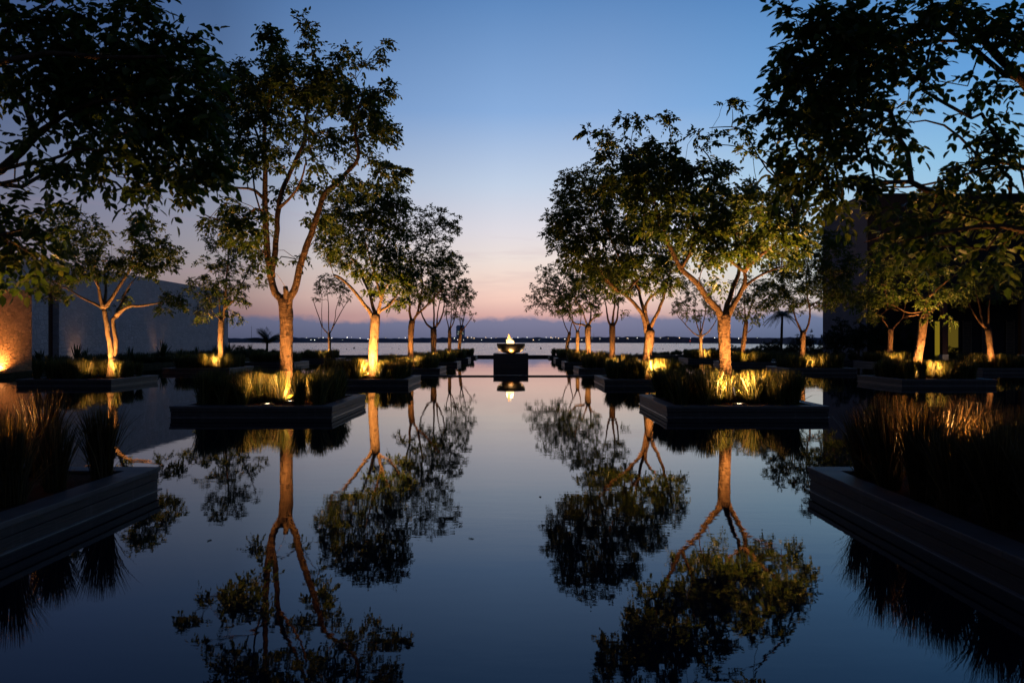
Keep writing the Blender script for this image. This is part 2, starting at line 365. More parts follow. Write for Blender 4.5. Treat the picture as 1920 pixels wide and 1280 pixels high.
# ------------------------------------------------------------------ grass tufts
def tuft_arrays(seed, nb, h=.74, spread=.27, w=.006):
    rg = np.random.default_rng(seed); a = rg.uniform(0, 2*np.pi, nb); r0 = .085*np.sqrt(rg.uniform(0,1,nb))
    r1 = r0 + spread*rg.uniform(.05,1,nb)**1.25*(1+.25*rg.standard_normal(nb)); H = h*(1.1-.42*rg.random(nb)**2)
    br = rg.random(nb) < .05; H[br] *= .55; r1[br] *= 1.9
    az = a + rg.normal(0,.5,nb); lv = np.array([0,.35,.7,1.0]); wd = np.array([.8,1,.8,.12])
    fc = rg.uniform(0, np.pi, nb); V = np.zeros((nb,8,3))
    for k, (t, ww) in enumerate(zip(lv, wd)):
        rr = r0 + (r1-r0)*t**1.55
        x = np.cos(a)*r0 + np.cos(az)*(rr-r0); y = np.sin(a)*r0 + np.sin(az)*(rr-r0); z = H*(t - .10*t**4*(r1/spread))
        for s in (0,1):
            sg = (s-.5)*2*w*ww*rg.uniform(.7,1.2)
            V[:,k*2+s] = np.stack([x+np.cos(fc)*sg, y+np.sin(fc)*sg, z], 1)
    b = np.arange(nb)[:,None]*8
    Q = np.concatenate([b + np.array([[k*2, k*2+1, k*2+3, k*2+2]]) for k in range(3)])
    return V.reshape(-1,3), Q
TV = [tuft_arrays(i, 210, h=.67, w=.008, spread=.20) for i in range(6)]
TM = [MB().add(*t_).mesh('grass_tuft', BLADE) for t_ in TV]
TN = [MB().add(*tuft_arrays(80+i, 430, h=.74, spread=.23, w=.0042)).mesh('grass_tuft', WARMBLADE) for i in range(4)]
TF = [tuft_arrays(40+i, 80, h=.67, spread=.22, w=.011) for i in range(5)]
rng = random.Random(11); far = MB(); NT_ = 0
TLAB = {(-1,1):'tall grass tuft in the planter at the left photo edge', (1,1):'tall grass tuft in the planter at the right photo edge',
        (-1,2):'tall grass tuft in the planter of the tall forked tree', (1,2):'tall grass tuft in the planter of the brightly lit spreading tree',
        (-1,3):'grass tuft around the bright pale trunk on the left', (1,3):'grass tuft in the planter level with the weir bar on the right',
        (-2,3):'grass tuft around the twin stemmed tree', (2,3):'grass tuft around the leaning trunk before the building'}
# tree trunk positions (world x,y) and uplight positions are decided here so that the grass leaves them free
UP = {}
def grow_grass():
    global NT_
    for (c, r) in PLIST:
        cx, cy = PLOC[(c, r)]; fr = r <= 3
        g = 7 if r == 2 else 6 if (fr and r != 1) else ((5 if c < 0 else 6) if r == 1 else 7)
        mg = .40 if r == 1 else .48; sp = 2*(HW-mg)/(g-1)
        for i in range(g):
            for j in range(g):
                x = cx-HW+mg+i*sp+rng.uniform(-.07,.07); y = cy-HW+mg+j*sp+rng.uniform(-.07,.07)
                if any((x-a)**2+(y-b)**2 < d*d for a, b, d in UP.get((c, r), [])): continue
                k = rng.uniform(.84,1.12)
                if fr:
                    o = bpy.data.objects.new('grass_tuft', rng.choice(TN if r == 1 else TM)); COL.objects.link(o); NT_ += 1
                    o.location = (x, y, HT-.05); o.rotation_euler = (rng.uniform(-.05,.05), rng.uniform(-.05,.05), rng.uniform(0,6.28)); o.scale = (k*1.05,k*1.05,k)
                    tag(o, TLAB[(c, r)], 'grass', 'grass tufts: ' + TLAB[(c, r)].split(' tuft ')[1])
                else:
                    V, Q = TF[rng.randrange(5)]; a = rng.uniform(0,6.28); ca, sa = math.cos(a), math.sin(a)
                    far.add(np.stack([V[:,0]*ca-V[:,1]*sa+x, V[:,0]*sa+V[:,1]*ca+y, V[:,2]*k+HT-.05], 1), Q)
    tag(far.obj('ornamental_grass', BLADE), 'upright grass filling the farther planters', 'grass', kind='stuff')
# ------------------------------------------------------------------ trees
def catmull(pts, step):
    pts = np.asarray(pts, float); p = np.vstack([2*pts[0]-pts[1], pts, 2*pts[-1]-pts[-2]]); res = []
    for i in range(1, len(p)-2):
        n = max(1, int(np.linalg.norm(p[i+1]-p[i])/step)); t = np.linspace(0,1,n,endpoint=False)[:,None]
        a, b, c, d = p[i-1], p[i], p[i+1], p[i+2]
        res.append(.5*(2*b + (c-a)*t + (2*a-5*b+4*c-d)*t**2 + (-a+3*b-3*c+d)*t**3))
    return np.vstack(res + [pts[-1:]])
def leaves(mb, C, DIR, rg, n_comp, leaf, npair, reach):
    """compound leaves round the twig ends C"""
    N = len(C); M = N*n_comp
    c = np.repeat(C, n_comp, 0) + rg.normal(0, .06*reach, (M,3)); d0 = np.repeat(DIR, n_comp, 0)
    d = d0*.55 + rg.normal(0, .75, (M,3)); d[:,2] = d[:,2]*.75 + .02; d /= np.linalg.norm(d,axis=1)[:,None]+1e-9
    L = reach*rg.uniform(.6,1.15,M); nl = npair*2+1
    up = np.array([0,0,1.]) + rg.normal(0,.35,(M,3)); side = np.cross(d, up); side /= np.linalg.norm(side,axis=1)[:,None]+1e-9
    allV = []
    for i in range(nl):
        if i == nl-1: t, sg = 1.0, 0
        else: t, sg = .38 + .58*(i//2)/max(1,npair-.4), (1 if i % 2 else -1)
        droop = np.zeros((M,3)); droop[:,2] = -.55*t*t*L
        base = c + d*(L*t)[:,None] + droop*.6
        ld = d*(.5 if sg else 1) + side*sg*.85 + np.array([0,0,-1.])*rg.uniform(.1,.95,M)[:,None] + rg.normal(0,.18,(M,3))
        ld /= np.linalg.norm(ld,axis=1)[:,None]+1e-9
        nn = up - ld*np.sum(up*ld,1)[:,None] + rg.normal(0,.3,(M,3)); sd = np.cross(ld, nn); sd /= np.linalg.norm(sd,axis=1)[:,None]+1e-9
        nn = np.cross(sd, ld)
        l = (leaf*rg.uniform(.65,1.2,M))[:,None]; wd = l*.27
        v = np.stack([base, base+ld*l*.3+sd*wd+nn*l*.06, base+ld*l*.68+sd*wd*.8+nn*l*.05-nn*l*.02, base+ld*l-nn*l*.1,
                      base+ld*l*.68-sd*wd*.8+nn*l*.05-nn*l*.02, base+ld*l*.3-sd*wd+nn*l*.06], 1)
        allV.append(v)
    V = np.concatenate(allV).reshape(-1,3); b = np.arange(len(V)//6)[:,None]*6
    mb.add(V, np.concatenate([b+np.array([[0,3,2,1]]), b+np.array([[0,5,4,3]])]))
NLEAF = [0]; LIMB = .64; KD = 1.9
def tree(name, label, D, trunk, limbs, blobs, seed, leaf=.105, dens=1.0, reach=.26, ncomp=6, npair=3, depth=1.0, bark=None, cat='tree', group='trees of the pool garden', k_area=11, lm=None, rough=.05, cap=None):
    """trunk: [(px,py,r_px)..]; limbs: [(dy_tip, [(px,py)..], r0_px, r1_px)]; blobs: [(px,py,rx,ry,density)]; all at distance D"""
    rg = np.random.default_rng(seed); s = D/F
    base = np.array(P(trunk[0][0], trunk[0][1], D)); base[2] = min(base[2], HT-.06)
    root = empty(name, tuple(base), label, cat, group)
    nodes, par, rad, isl = [], [], [], []
    tp = np.array([P(a, b, D) for a, b, _ in trunk]) ; tp[0] = base
    ts = catmull(tp, .12); tr = np.interp(np.linspace(0,1,len(ts)), np.linspace(0,1,len(tp)), [r*s for _,_,r in trunk])
    hgt = ts[:,2]-ts[0,2]; tr = tr*(1+.35*np.exp(-hgt/.18))
    tw, br, cr = MB(), MB(), MB()
    tcap = ts[-1]-ts[-2]; tcap /= np.linalg.norm(tcap); re_ = tr[-1]
    tw.tube(np.vstack([ts, ts[-1]+tcap*re_*.45, ts[-1]+tcap*re_*.8])-base, np.concatenate([tr[:-2], tr[-2:]*.94, [re_*.74, re_*.3]]), 14, True, rough, rg)
    for i, p_ in enumerate(ts): nodes.append(p_); par.append(i-1); isl.append(i >= len(ts)*.9)
    for dy, pts, r0, r1 in limbs:
        P3 = []; ln = [0]
        for q in range(1, len(pts)): ln.append(ln[-1]+math.hypot(pts[q][0]-pts[q-1][0], pts[q][1]-pts[q-1][1]))
        for q, (a, b) in enumerate(pts): P3.append(np.array(P(a, b, D + dy*(ln[q]/ln[-1])**.9)))
        P3 = np.array(P3); nd = np.array(nodes); j = int(np.argmin(np.linalg.norm(nd-P3[0],axis=1)))
        if j >= len(ts)*.8 and j < len(ts) and r0*LIMB > .38*trunk[-1][2]:
            j2 = max(1, j-int(1.5*tr[-1]/.12)-1); P3 = np.vstack([nd[j2], P3]) if np.linalg.norm(nd[j2]-P3[0]) > .1 else P3; P3[1] = P3[1]*.75+P3[2]*.25; j = j2; ln = [0]+[q+8 for q in ln]
        off = nd[j]-P3[0]
        P3 = P3 + off*np.linspace(1,0,len(P3))[:,None]**2
        ls = catmull(P3, .14); lr = (r1+(r0-r1)*(1-np.linspace(0,1,len(ls)))**.8)*s*LIMB; lr = lr*(1+.45*np.exp(-np.linspace(0,1,len(ls))*ln[-1]*s/.22))
        ls[1:-1] += rg.normal(0, .12, (len(ls)-2,3))*lr[1:-1,None]
        br.tube(ls-base, lr, 10, True, rough*.8, rg)
        p0 = j
        for p_ in ls[1:]:
            nodes.append(p_); par.append(p0); isl.append(True); p0 = len(nodes)-1
    # twig-end targets inside the crown
    xs0 = min(b[0]-b[2] for b in blobs); xs1 = max(b[0]+b[2] for b in blobs); hwid = (xs1-xs0)/2; xm = (xs0+xs1)/2
    A = []
    for (a, b, rx, ry, dn) in blobs:
        n = max(2, int(dn*dens*KD*k_area*math.pi*rx*ry*s*s*(1 if s > .02 else 1)))
        if cap: n = min(n, cap)
        u = min(1, abs(a-xm)/hwid); Rz = depth*hwid*s*math.sqrt(max(.08, 1-u*u*.85))
        nsub = max(1, n//14)
        offs = rg.uniform(-.75,.75,nsub)*Rz
        for i in range(n):
            while True:
                q = rg.uniform(-1,1,3)
                if q@q <= 1 and rg.random() < .35+.65*np.sqrt(q@q): break
            A.append(np.array(P(a+q[0]*rx, b+q[1]*ry, D + offs[i % nsub]+q[2]*min(rx,ry)*s*.9)))
    A = np.array(A); N = len(A)
    nd = list(nodes); plen = [0.0]*len(nd)
    for i in range(1, len(nd)): plen[i] = plen[par[i]] + float(np.linalg.norm(nd[i]-nd[par[i]]))
    cand = [i for i in range(len(nd)) if isl[i]]
    bf = .32; best = np.full(N, 1e9); bi = np.zeros(N, int)
    def relax(idx):
        nonlocal best, bi
        p_ = nd[idx]; dd = np.linalg.norm(A-p_, axis=1) + bf*plen[idx] + .25*np.maximum(0, p_[2]-A[:,2])
        k = dd < best; best = np.where(k, dd, best); bi = np.where(k, idx, bi)
    for i in cand: relax(i)
    done = np.zeros(N, bool); endn = []; nroot = len(nd); newpar = list(par)
    for _ in range(N):
        k = int(np.argmin(np.where(done, 1e9, best))); done[k] = True; j = int(bi[k])
        p0, p1 = nd[j], A[k]; dist = np.linalg.norm(p1-p0); m_ = int(dist/.32); last = j
        for q in range(1, m_+1):
            t = q/(m_+1); mid = p0+(p1-p0)*t + rg.normal(0,.035*min(1.2,dist)+.008,3) + np.array([0,0,.10*dist*math.sin(math.pi*t)])
            nd.append(mid); newpar.append(last); plen.append(plen[last]+float(np.linalg.norm(mid-nd[last]))); last = len(nd)-1; relax(last)
        nd.append(p1); newpar.append(last); plen.append(plen[last]+float(np.linalg.norm(p1-nd[last]))); last = len(nd)-1; relax(last); endn.append(last)
    # twig radii by the pipe model
    M = len(nd); ch = [[] for _ in range(M)]
    for i in range(nroot, M): ch[newpar[i]].append(i)
    tip = max(.0045, .22*s); val = np.zeros(M); mx = .035*max(1, hwid*s/2)
    for i in range(M-1, nroot-1, -1):
        if not ch[i]: val[i] = tip**2.3
        if newpar[i] >= nroot: val[newpar[i]] += val[i]
    r_ = np.minimum(np.maximum(val, tip**2.3)**(1/2.3), mx); heavy = val.copy()
    starts = [i for i in range(nroot, M) if newpar[i] < nroot]; stack = list(starts)
    while stack:
        i = stack.pop(); pts = [nd[newpar[i]], nd[i]]; rr = [r_[i], r_[i]]
        while ch[i]:
            k = max(ch[i], key=lambda q: heavy[q])
            stack += [q for q in ch[i] if q != k]; i = k; pts.append(nd[i]); rr.append(r_[i])
        rr[-1] *= .6
        br.tube(np.array(pts)-base, rr, 5 if s < .008 else 4, False)
    E = np.array([nd[i] for i in endn]); PD = np.array([nd[i]-nd[newpar[i]] for i in endn])
    PD /= np.linalg.norm(PD,axis=1)[:,None]+1e-9; out_ = E-E.mean(0); out_ /= np.linalg.norm(out_,axis=1)[:,None]+1e-9
    leaves(cr, E-base, PD*.6+out_*.5, rg, ncomp, leaf, npair, reach)
    NLEAF[0] += sum(len(f) for f in cr.f)//2
    tw.obj('trunk', bark or BARK, root, True); br.obj('branches', bark or BARK, root, True)
    cr.obj('crown', lm or LEAF, root, True)
    return root
D1, D2, D3, D4, D5, D6, D7 = RY[1], 15.95, 26.1, 36.2, 46.3, 56.6, 66.8
#TREES_BEGIN
tree('garden_tree', 'tall tree with forked trunk and high open crown, nearest whole tree on left', D2,
 [(536,754,13.5), (537,700,12.2), (537,620,11.6), (536,585,11.6), (533,562,13)],
 [(-.2, [(531,566),(516,548),(508,520),(502,480),(499,430),(497,360),(497,300),(496,240),(505,190),(515,150)], 11, 3),
  (.5, [(508,520),(515,470),(519,430),(522,390),(530,356),(555,300),(572,262),(575,220),(590,170),(600,130)], 9, 2.5),
  (-.5, [(538,566),(552,545),(562,500),(574,465),(587,429),(600,392),(609,362),(640,335),(672,295),(668,260),(666,230),(680,180)], 11, 2.5),
  (-.2, [(534,566),(537,552),(535,538)], 8.5, 6.5),
  (.8, [(497,300),(480,245),(465,220),(440,200)], 4.5, 2),
  (-.7, [(499,372),(480,356),(450,352),(410,348),(375,342)], 4, 1.5),
  (.9, [(500,410),(480,395),(462,408),(440,418),(410,412),(378,401)], 3, 1.2),
  (-.6, [(522,392),(545,370),(562,345),(575,300)], 4, 2)],
 [(573,40,16,26,1.3),(580,85,18,22,1.2),(512,78,24,24,1.5),(505,105,30,25,1.4),(540,110,25,20,1.3),(500,150,70,40,1.5),(560,150,60,40,1.4),(610,130,45,30,1.3),(655,92,18,16,1.2),(690,110,28,18,1.1),(722,88,14,16,1.1),
  (430,150,40,35,1.4),(400,190,35,40,1.3),(460,190,60,40,1.5),(540,205,70,40,1.2),(620,180,55,40,1.4),(670,195,50,35,1.4),(715,180,22,22,1.2),(690,225,45,30,1.3),
  (425,240,50,35,1.2),(480,250,40,40,.9),(560,260,60,35,.7),(640,255,50,30,1.1),(715,255,28,30,1.3),(735,250,12,20,1.2),
  (440,290,45,30,1.1),(470,300,30,30,.9),(690,290,45,25,.7),(740,305,24,22,1.2),(750,320,18,14,1.2),(600,300,40,25,.5),(530,310,25,30,.6),
  (600,345,45,25,.9),(550,345,25,20,.7),(365,345,28,16,.9),(400,350,22,12,.6),(345,370,14,12,.9),(450,395,30,22,1.3),(395,415,16,12,1.0),(470,420,26,22,1.5),(445,435,28,18,1.5),(490,390,16,20,.9),(425,375,20,12,.8),(520,360,20,30,.6),(620,415,20,22,.9),
  (700,335,40,25,.8),(590,400,30,18,.8),(640,345,30,18,.9),(480,480,18,22,1.2),(470,455,24,14,1.0),(500,490,22,12,.8),(560,470,14,26,.5),(590,430,14,18,.6)], 1, k_area=13, ncomp=6)
tree('garden_tree', 'tree with bright pale trunk left of the channel, behind the tall forked one', D3,
 [(700,708,10.5), (700,660,9.5), (702,620,8.5), (704,592,9)],
 [(-.3, [(701,594),(690,580),(672,556),(655,536),(640,522),(625,515)], 6.5, 3),
  (.3, [(706,592),(714,582),(728,574),(742,556),(752,540)], 5.5, 2),
  (.4, [(704,592),(698,570),(692,548),(680,520),(672,500),(655,480)], 5, 2),
  (-.3, [(708,590),(716,560),(722,540),(735,523)], 5, 2.5),
  (.2, [(716,560),(704,520),(702,500),(712,470),(725,445),(742,410),(743,390)], 4, 1.8),
  (-.5, [(704,520),(690,470),(680,440)], 3, 1.5)],
 [(640,385,35,22,1.1),(690,370,45,28,1.2),(735,365,30,30,1.2),(740,400,24,30,1.3),(625,420,25,30,1.2),(660,420,40,35,1.3),(705,420,40,35,1.1),(615,455,22,25,1.2),(650,470,35,28,1.2),
  (640,490,26,12,.9),(700,470,30,30,.9),(740,450,25,25,.9),(735,490,30,28,1.2),(720,530,40,25,1.2),(760,520,22,28,1.2),(690,510,25,20,.8),(745,560,20,16,1.0),(665,500,14,14,.6),(758,430,16,16,.9),(765,380,10,16,.8)], 2, bark=PALEBARK, k_area=16)
tree('garden_tree', 'third tree along the left of the channel, slim trunk lit at the foot', D4,
 [(771,692,6.5), (770,650,5.5), (771,615,5.2), (773,602,6)],
 [(.2, [(772,604),(768,585),(768,560),(762,535),(770,500)], 4, 1.5), (-.3, [(774,603),(782,590),(795,578),(812,560),(830,540)], 4, 1.5), (.3, [(782,590),(788,560),(792,530),(790,490),(805,455)], 3, 1.2)],
 [(800,405,34,22,.9),(840,410,20,18,1.0),(785,440,26,26,1.0),(825,435,30,24,1.0),(850,430,10,14,.8),(800,480,36,26,1.2),(770,500,26,30,1.2),(835,475,18,16,.9),(790,520,30,28,1.3),(765,560,16,16,1.1),(800,550,22,16,1.0),(748,575,8,12,.7)], 3, k_area=10)
tree('garden_tree', 'fourth tree along the left of the channel, dark trunk fanning into several stems', D5,
 [(813,684,5.5), (813,650,5), (813,625,5.2), (813,618,6)],
 [(.3, [(812,620),(803,612),(795,600),(790,585),(786,570)], 3, 1.3), (-.2, [(813,620),(814,590),(813,560),(815,530)], 3, 1.2), (.2, [(814,620),(824,605),(831,585),(834,560)], 3, 1.2), (-.4, [(820,610),(822,580),(828,550)], 2.2, 1)],
 [(845,490,24,18,1.4),(828,500,26,20,1.3),(862,505,16,16,1.3),(840,530,34,22,1.4),(815,545,26,22,1.3),(868,530,14,14,1.3),(850,560,24,16,1.1),(796,560,16,16,1.0),(870,555,12,12,.8)], 4, k_area=8)
tree('garden_tree', 'fifth tree along the left of the channel, thin trunk in front of the tower block', D6,
 [(843,674,3.6), (843,640,3.2), (843,618,3.2)],
 [(.3, [(843,620),(838,600),(836,580)], 2, .8), (-.3, [(843,620),(850,605),(855,585),(858,565)], 2, .8), (.1, [(843,622),(846,598),(846,570)], 2, .8)],
 [(848,560,20,16,1.0),(862,545,18,16,1.1),(840,580,14,12,.7),(858,585,14,14,.8),(875,560,12,14,.9)], 5, k_area=6)
tree('garden_tree', 'last tree along the left of the channel, slender and leaning beside the sea', D7,
 [(861,668,3.4), (862,640,3), (865,615,2.8)],
 [(.3, [(865,616),(869,600),(872,585),(876,570)], 1.8, .8), (-.3, [(864,622),(874,610),(881,600),(886,592)], 1.6, .8), (0, [(865,616),(862,595),(866,575)], 1.5, .7)],
 [(872,565,16,14,1.0),(884,550,10,12,.9),(880,580,12,10,.7),(889,592,6,6,.7),(862,590,10,10,.5),(870,540,14,12,.9)], 6, k_area=5)
tree('garden_tree', 'spreading tree with brightly lit trunk, nearest whole tree on right', D2,
 [(1362,754,14), (1360,700,12.2), (1358,640,11.2), (1357,606,11.4), (1358,594,12.6)],
 [(-.2, [(1354,598),(1345,580),(1333,566),(1309,533),(1276,503),(1262,475),(1254,458),(1240,435),(1226,420),(1200,395)], 10, 3.5),
  (.2, [(1362,596),(1377,568),(1390,545),(1398,520),(1395,508),(1380,496),(1362,483),(1350,470),(1335,440)], 9, 2.5),
  (.9, [(1358,596),(1364,570),(1376,535),(1386,505),(1380,460),(1378,420)], 8, 3),
  (-.4, [(1393,512),(1402,500),(1426,479),(1452,460),(1475,430),(1490,400)], 6, 2),
  (.6, [(1396,540),(1405,530),(1420,519),(1447,506),(1475,498)], 4, 1.5),
  (-.7, [(1276,503),(1290,480),(1300,450),(1310,400),(1320,350)], 4, 2),
  (-.9, [(1254,458),(1235,400),(1215,340),(1200,300),(1170,270)], 4, 1.6),
  (.5, [(1378,420),(1360,370),(1350,330),(1330,290),(1300,270)], 3.5, 1.3),
  (-.4, [(1490,400),(1470,350),(1440,320),(1418,285),(1395,245),(1372,238),(1330,240)], 3, 1.0),
  (.2, [(1470,350),(1440,310),(1410,290),(1380,275),(1340,272),(1305,280)], 2.4, .9),
  (.2, [(1372,238),(1374,222),(1373,205)], 1.2, .7), (-.3, [(1226,330),(1190,280),(1188,245),(1188,230)], 1.6, .8), (.3, [(1290,360),(1262,300),(1256,255),(1256,235)], 1.4, .7)],
 [(1188,228,24,14,1.2),(1256,226,14,18,1.2),(1373,198,14,16,1.2),(1112,245,16,9,1.0),(1140,262,24,18,1.2),(1150,290,25,18,1.1),(1175,275,20,12,.8),(1340,262,34,10,.7),(1300,262,20,12,.8),(1400,250,14,18,.7),(1410,272,18,14,.8),
  (1215,285,45,25,1.3),(1265,290,30,18,1.0),(1195,320,45,30,1.3),(1240,330,50,30,1.4),(1300,320,45,30,1.1),(1345,330,35,25,.8),(1160,340,30,25,1.0),
  (1220,375,55,30,1.4),(1290,370,55,30,1.4),(1360,380,55,35,1.3),(1430,380,50,35,1.3),(1480,380,30,30,1.2),(1250,420,50,28,1.2),(1320,420,60,30,1.5),(1400,425,60,30,1.5),(1465,430,40,30,1.4),
  (1500,440,22,30,1.1),(1340,460,50,22,1.1),(1290,460,40,20,.8),(1430,470,40,22,1.3),(1475,475,30,20,1.1),(1330,490,24,16,.7),(1350,520,16,12,.4),(1400,460,30,20,1.1),(1380,355,50,20,1.0)], 7, k_area=19)
tree('garden_tree', 'second tree right of the channel, lit trunk splitting low into dark limbs', D3,
 [(1213,708,10.5), (1214,670,9.5), (1217,640,9), (1218,622,10)],
 [(-.2, [(1213,626),(1208,600),(1204,588),(1190,570),(1172,552),(1155,543),(1130,520)], 7, 3), (.2, [(1216,624),(1209,588),(1211,570),(1217,560),(1236,546),(1266,536)], 5.5, 1.8),
  (-.3, [(1221,624),(1226,606),(1236,583),(1246,552),(1254,520),(1262,490)], 5.5, 2), (.6, [(1209,584),(1202,565),(1198,545),(1190,500),(1180,460)], 4.5, 2),
  (.3, [(1172,552),(1186,535),(1205,515),(1220,500)], 3, 1.3), (-.5, [(1155,543),(1120,500),(1095,460),(1080,420)], 3.5, 1.5), (-.3, [(1198,545),(1150,460),(1130,400),(1110,350)], 3.5, 1.4)],
 [(1070,340,24,22,1.2),(1120,335,40,28,1.2),(1060,365,24,22,1.2),(1100,380,45,30,1.3),(1160,370,45,32,1.3),(1050,410,30,30,1.3),(1040,440,24,22,1.2),(1100,430,45,35,1.5),(1160,430,50,35,1.4),(1215,430,40,35,1.2),
  (1090,480,45,25,1.3),(1060,470,25,16,1.0),(1150,490,50,30,1.3),(1210,490,45,30,1.2),(1255,480,30,35,1.1),(1120,525,40,18,.9),(1180,525,40,18,.9),(1240,530,35,22,.9),(1160,545,20,12,.6),(1275,520,16,20,.8)], 8, k_area=18)
tree('garden_tree', 'third tree right of the channel, reddish trunk with narrow forked top', D4,
 [(1148,694,6.2), (1148,650,5.5), (1148,620,5.2), (1148,610,5.8)],
 [(.3, [(1147,612),(1141,602),(1138,585),(1134,560)], 3.2, 1.3), (-.2, [(1148,611),(1150,590),(1153,565),(1152,540)], 3.2, 1.3), (.2, [(1150,612),(1157,600),(1159,580),(1160,555)], 3, 1.2)],
 [(1130,500,36,28,1.3),(1110,520,28,24,1.2),(1150,520,30,24,1.2),(1165,548,12,22,1.0),(1135,550,26,16,1.0),(1090,530,20,16,1.0),(1170,585,7,9,.6)], 9, k_area=9)
tree('garden_tree', 'fourth tree right of the channel, pale trunk with level side limbs', D5,
 [(1104,680,5.6), (1103,650,5), (1102,622,5), (1103,612,6)],
 [(.2, [(1101,615),(1093,608),(1080,607),(1072,600),(1065,585)], 2.8, 1.2), (-.2, [(1104,613),(1110,600),(1122,592),(1130,585)], 3, 1.3), (.2, [(1103,612),(1107,598),(1108,580),(1105,560)], 3, 1.2), (-.2, [(1102,612),(1096,595),(1090,575)], 2.6, 1.1)],
 [(1090,540,32,20,1.3),(1060,555,24,18,1.2),(1110,560,26,18,1.1),(1075,580,24,14,1.2),(1120,578,14,12,1.0),(1085,510,32,22,1.2)], 10, bark=PALEBARK, k_area=8)
tree('garden_tree', 'fifth tree right of the channel, short pale trunk lit gold', D6,
 [(1083,674,4), (1083,645,3.6), (1083,622,3.6)],
 [(.3, [(1082,624),(1078,612),(1072,600),(1066,585)], 2.2, .9), (-.2, [(1084,624),(1088,610),(1090,590)], 2.2, .9)],
 [(1055,530,28,20,1.2),(1040,550,26,18,1.2),(1070,555,24,20,1.2),(1050,575,26,14,1.1),(1080,580,16,12,.9),(1040,510,24,16,1.0)], 11, bark=PALEBARK, k_area=6)
tree('garden_tree', 'last tree right of the channel, leaning trunk and wide crown nearest the fire bowl', D7,
 [(1062,668,3.8), (1064,645,3.2), (1068,624,3)],
 [(.2, [(1067,626),(1060,612),(1056,600),(1050,585)], 1.8, .8), (-.2, [(1068,626),(1071,610),(1074,597),(1070,580)], 1.8, .8)],
 [(1015,540,22,18,1.2),(1000,560,18,14,1.2),(1030,565,24,16,1.3),(1050,585,18,11,1.1),(1020,510,20,18,1.1),(1040,535,22,18,1.1),(1062,560,16,16,.9),(1010,578,18,8,.9),(990,575,8,8,.8)], 12, k_area=5)
tree('garden_tree', 'low spreading tree with twin stems, before the left stone wall', D3,
 [(212,708,11), (212,690,9.5), (213,676,10)],
 [(-.1, [(210,680),(206,655),(203,630),(199,600),(194,578)], 8, 6), (.2, [(215,682),(217,660),(219,640),(214,618),(212,600),(218,592)], 7, 5.5),
  (-.2, [(218,594),(230,582),(245,574),(258,574),(285,570),(308,566)], 5, 1.2), (.2, [(195,580),(210,560),(226,535),(242,508),(262,490),(290,470)], 5.5, 2),
  (-.4, [(194,578),(188,555),(182,525),(178,500),(160,480)], 5, 2), (.5, [(193,576),(198,545),(197,520),(195,508),(210,480)], 4.5, 2),
  (.1, [(192,578),(175,568),(150,556),(125,540),(110,538)], 3.5, 1.3), (.4, [(212,600),(225,575),(240,540),(255,520)], 3, 1.3), (-.3, [(242,508),(252,470),(256,430)], 3, 1.3)],
 [(135,410,25,20,1.2),(165,430,28,28,1.3),(120,450,30,28,1.2),(155,470,36,26,1.2),(190,470,24,20,1.0),(262,412,22,18,1.3),(290,420,12,14,1.2),(258,440,32,22,1.4),(290,460,36,24,1.4),(250,480,40,22,1.3),(310,475,32,18,1.3),(335,475,12,8,1.0),
  (210,500,40,20,1.2),(150,510,40,20,1.1),(110,520,30,22,1.1),(100,550,26,16,1.0),(70,535,20,14,.9),(125,560,20,10,.7),(300,505,28,14,1.1),(270,510,25,14,.9),(230,560,14,16,.9),(210,575,12,10,.6),(322,562,22,16,1.6),(342,572,12,9,1.2),(305,572,14,10,.9),(205,440,10,8,.8)], 13, bark=PALEBARK, k_area=12)
tree('garden_tree', 'upright tree with pale trunk foot before the end of the stone wall', D4,
 [(414,694,6.5), (414,660,5.5), (414,625,5), (415,600,5.5)],
 [(.2, [(413,602),(411,580),(411,560),(405,530)], 3, 1.4), (-.2, [(417,602),(421,580),(423,555),(425,520),(428,480),(428,440)], 4, 1.3), (.3, [(414,602),(405,592),(398,585)], 2, 1), (-.3, [(421,580),(440,560),(455,530),(470,500),(480,470)], 2.5, 1)],
 [(408,425,22,16,1.0),(435,430,28,20,1.1),(395,450,22,16,.9),(430,465,40,20,1.0),(470,470,18,22,.7),(400,495,34,14,.9),(440,500,40,18,1.1),(385,530,34,16,1.2),(430,535,40,18,1.3),(360,545,14,10,.9),(400,560,34,16,1.2),(440,560,26,14,1.0),(388,585,22,14,1.1),(375,600,12,6,.8),(425,585,14,10,.7),(440,592,16,9,1.1),(452,600,7,6,.9),(480,530,18,16,.5)], 14, bark=PALEBARK, k_area=10)
tree('garden_tree', 'slender round headed tree with bare fan of stems beside the sea', D6,
 [(618,674,3.2), (618,645,2.7), (617,627,2.8)],
 [(.2, [(616,628),(604,614),(599,598),(592,578),(588,565)], 1.6, .9), (-.2, [(617,628),(616,600),(616,575),(614,550)], 1.7, .8), (.2, [(618,628),(626,612),(636,592),(646,574),(655,560)], 1.6, .7), (-.3, [(622,620),(628,600),(630,580),(636,560)], 1.3, .7), (.3, [(604,614),(603,590),(604,560)], 1.1, .6)],
 [(612,522,20,9,1.2),(598,535,12,12,1.2),(630,530,20,12,1.2),(620,542,26,12,.9),(645,545,14,12,.9),(595,555,8,10,.9),(640,562,14,8,.5),(655,555,6,10,.7)], 15, k_area=7, bark=PALEBARK)
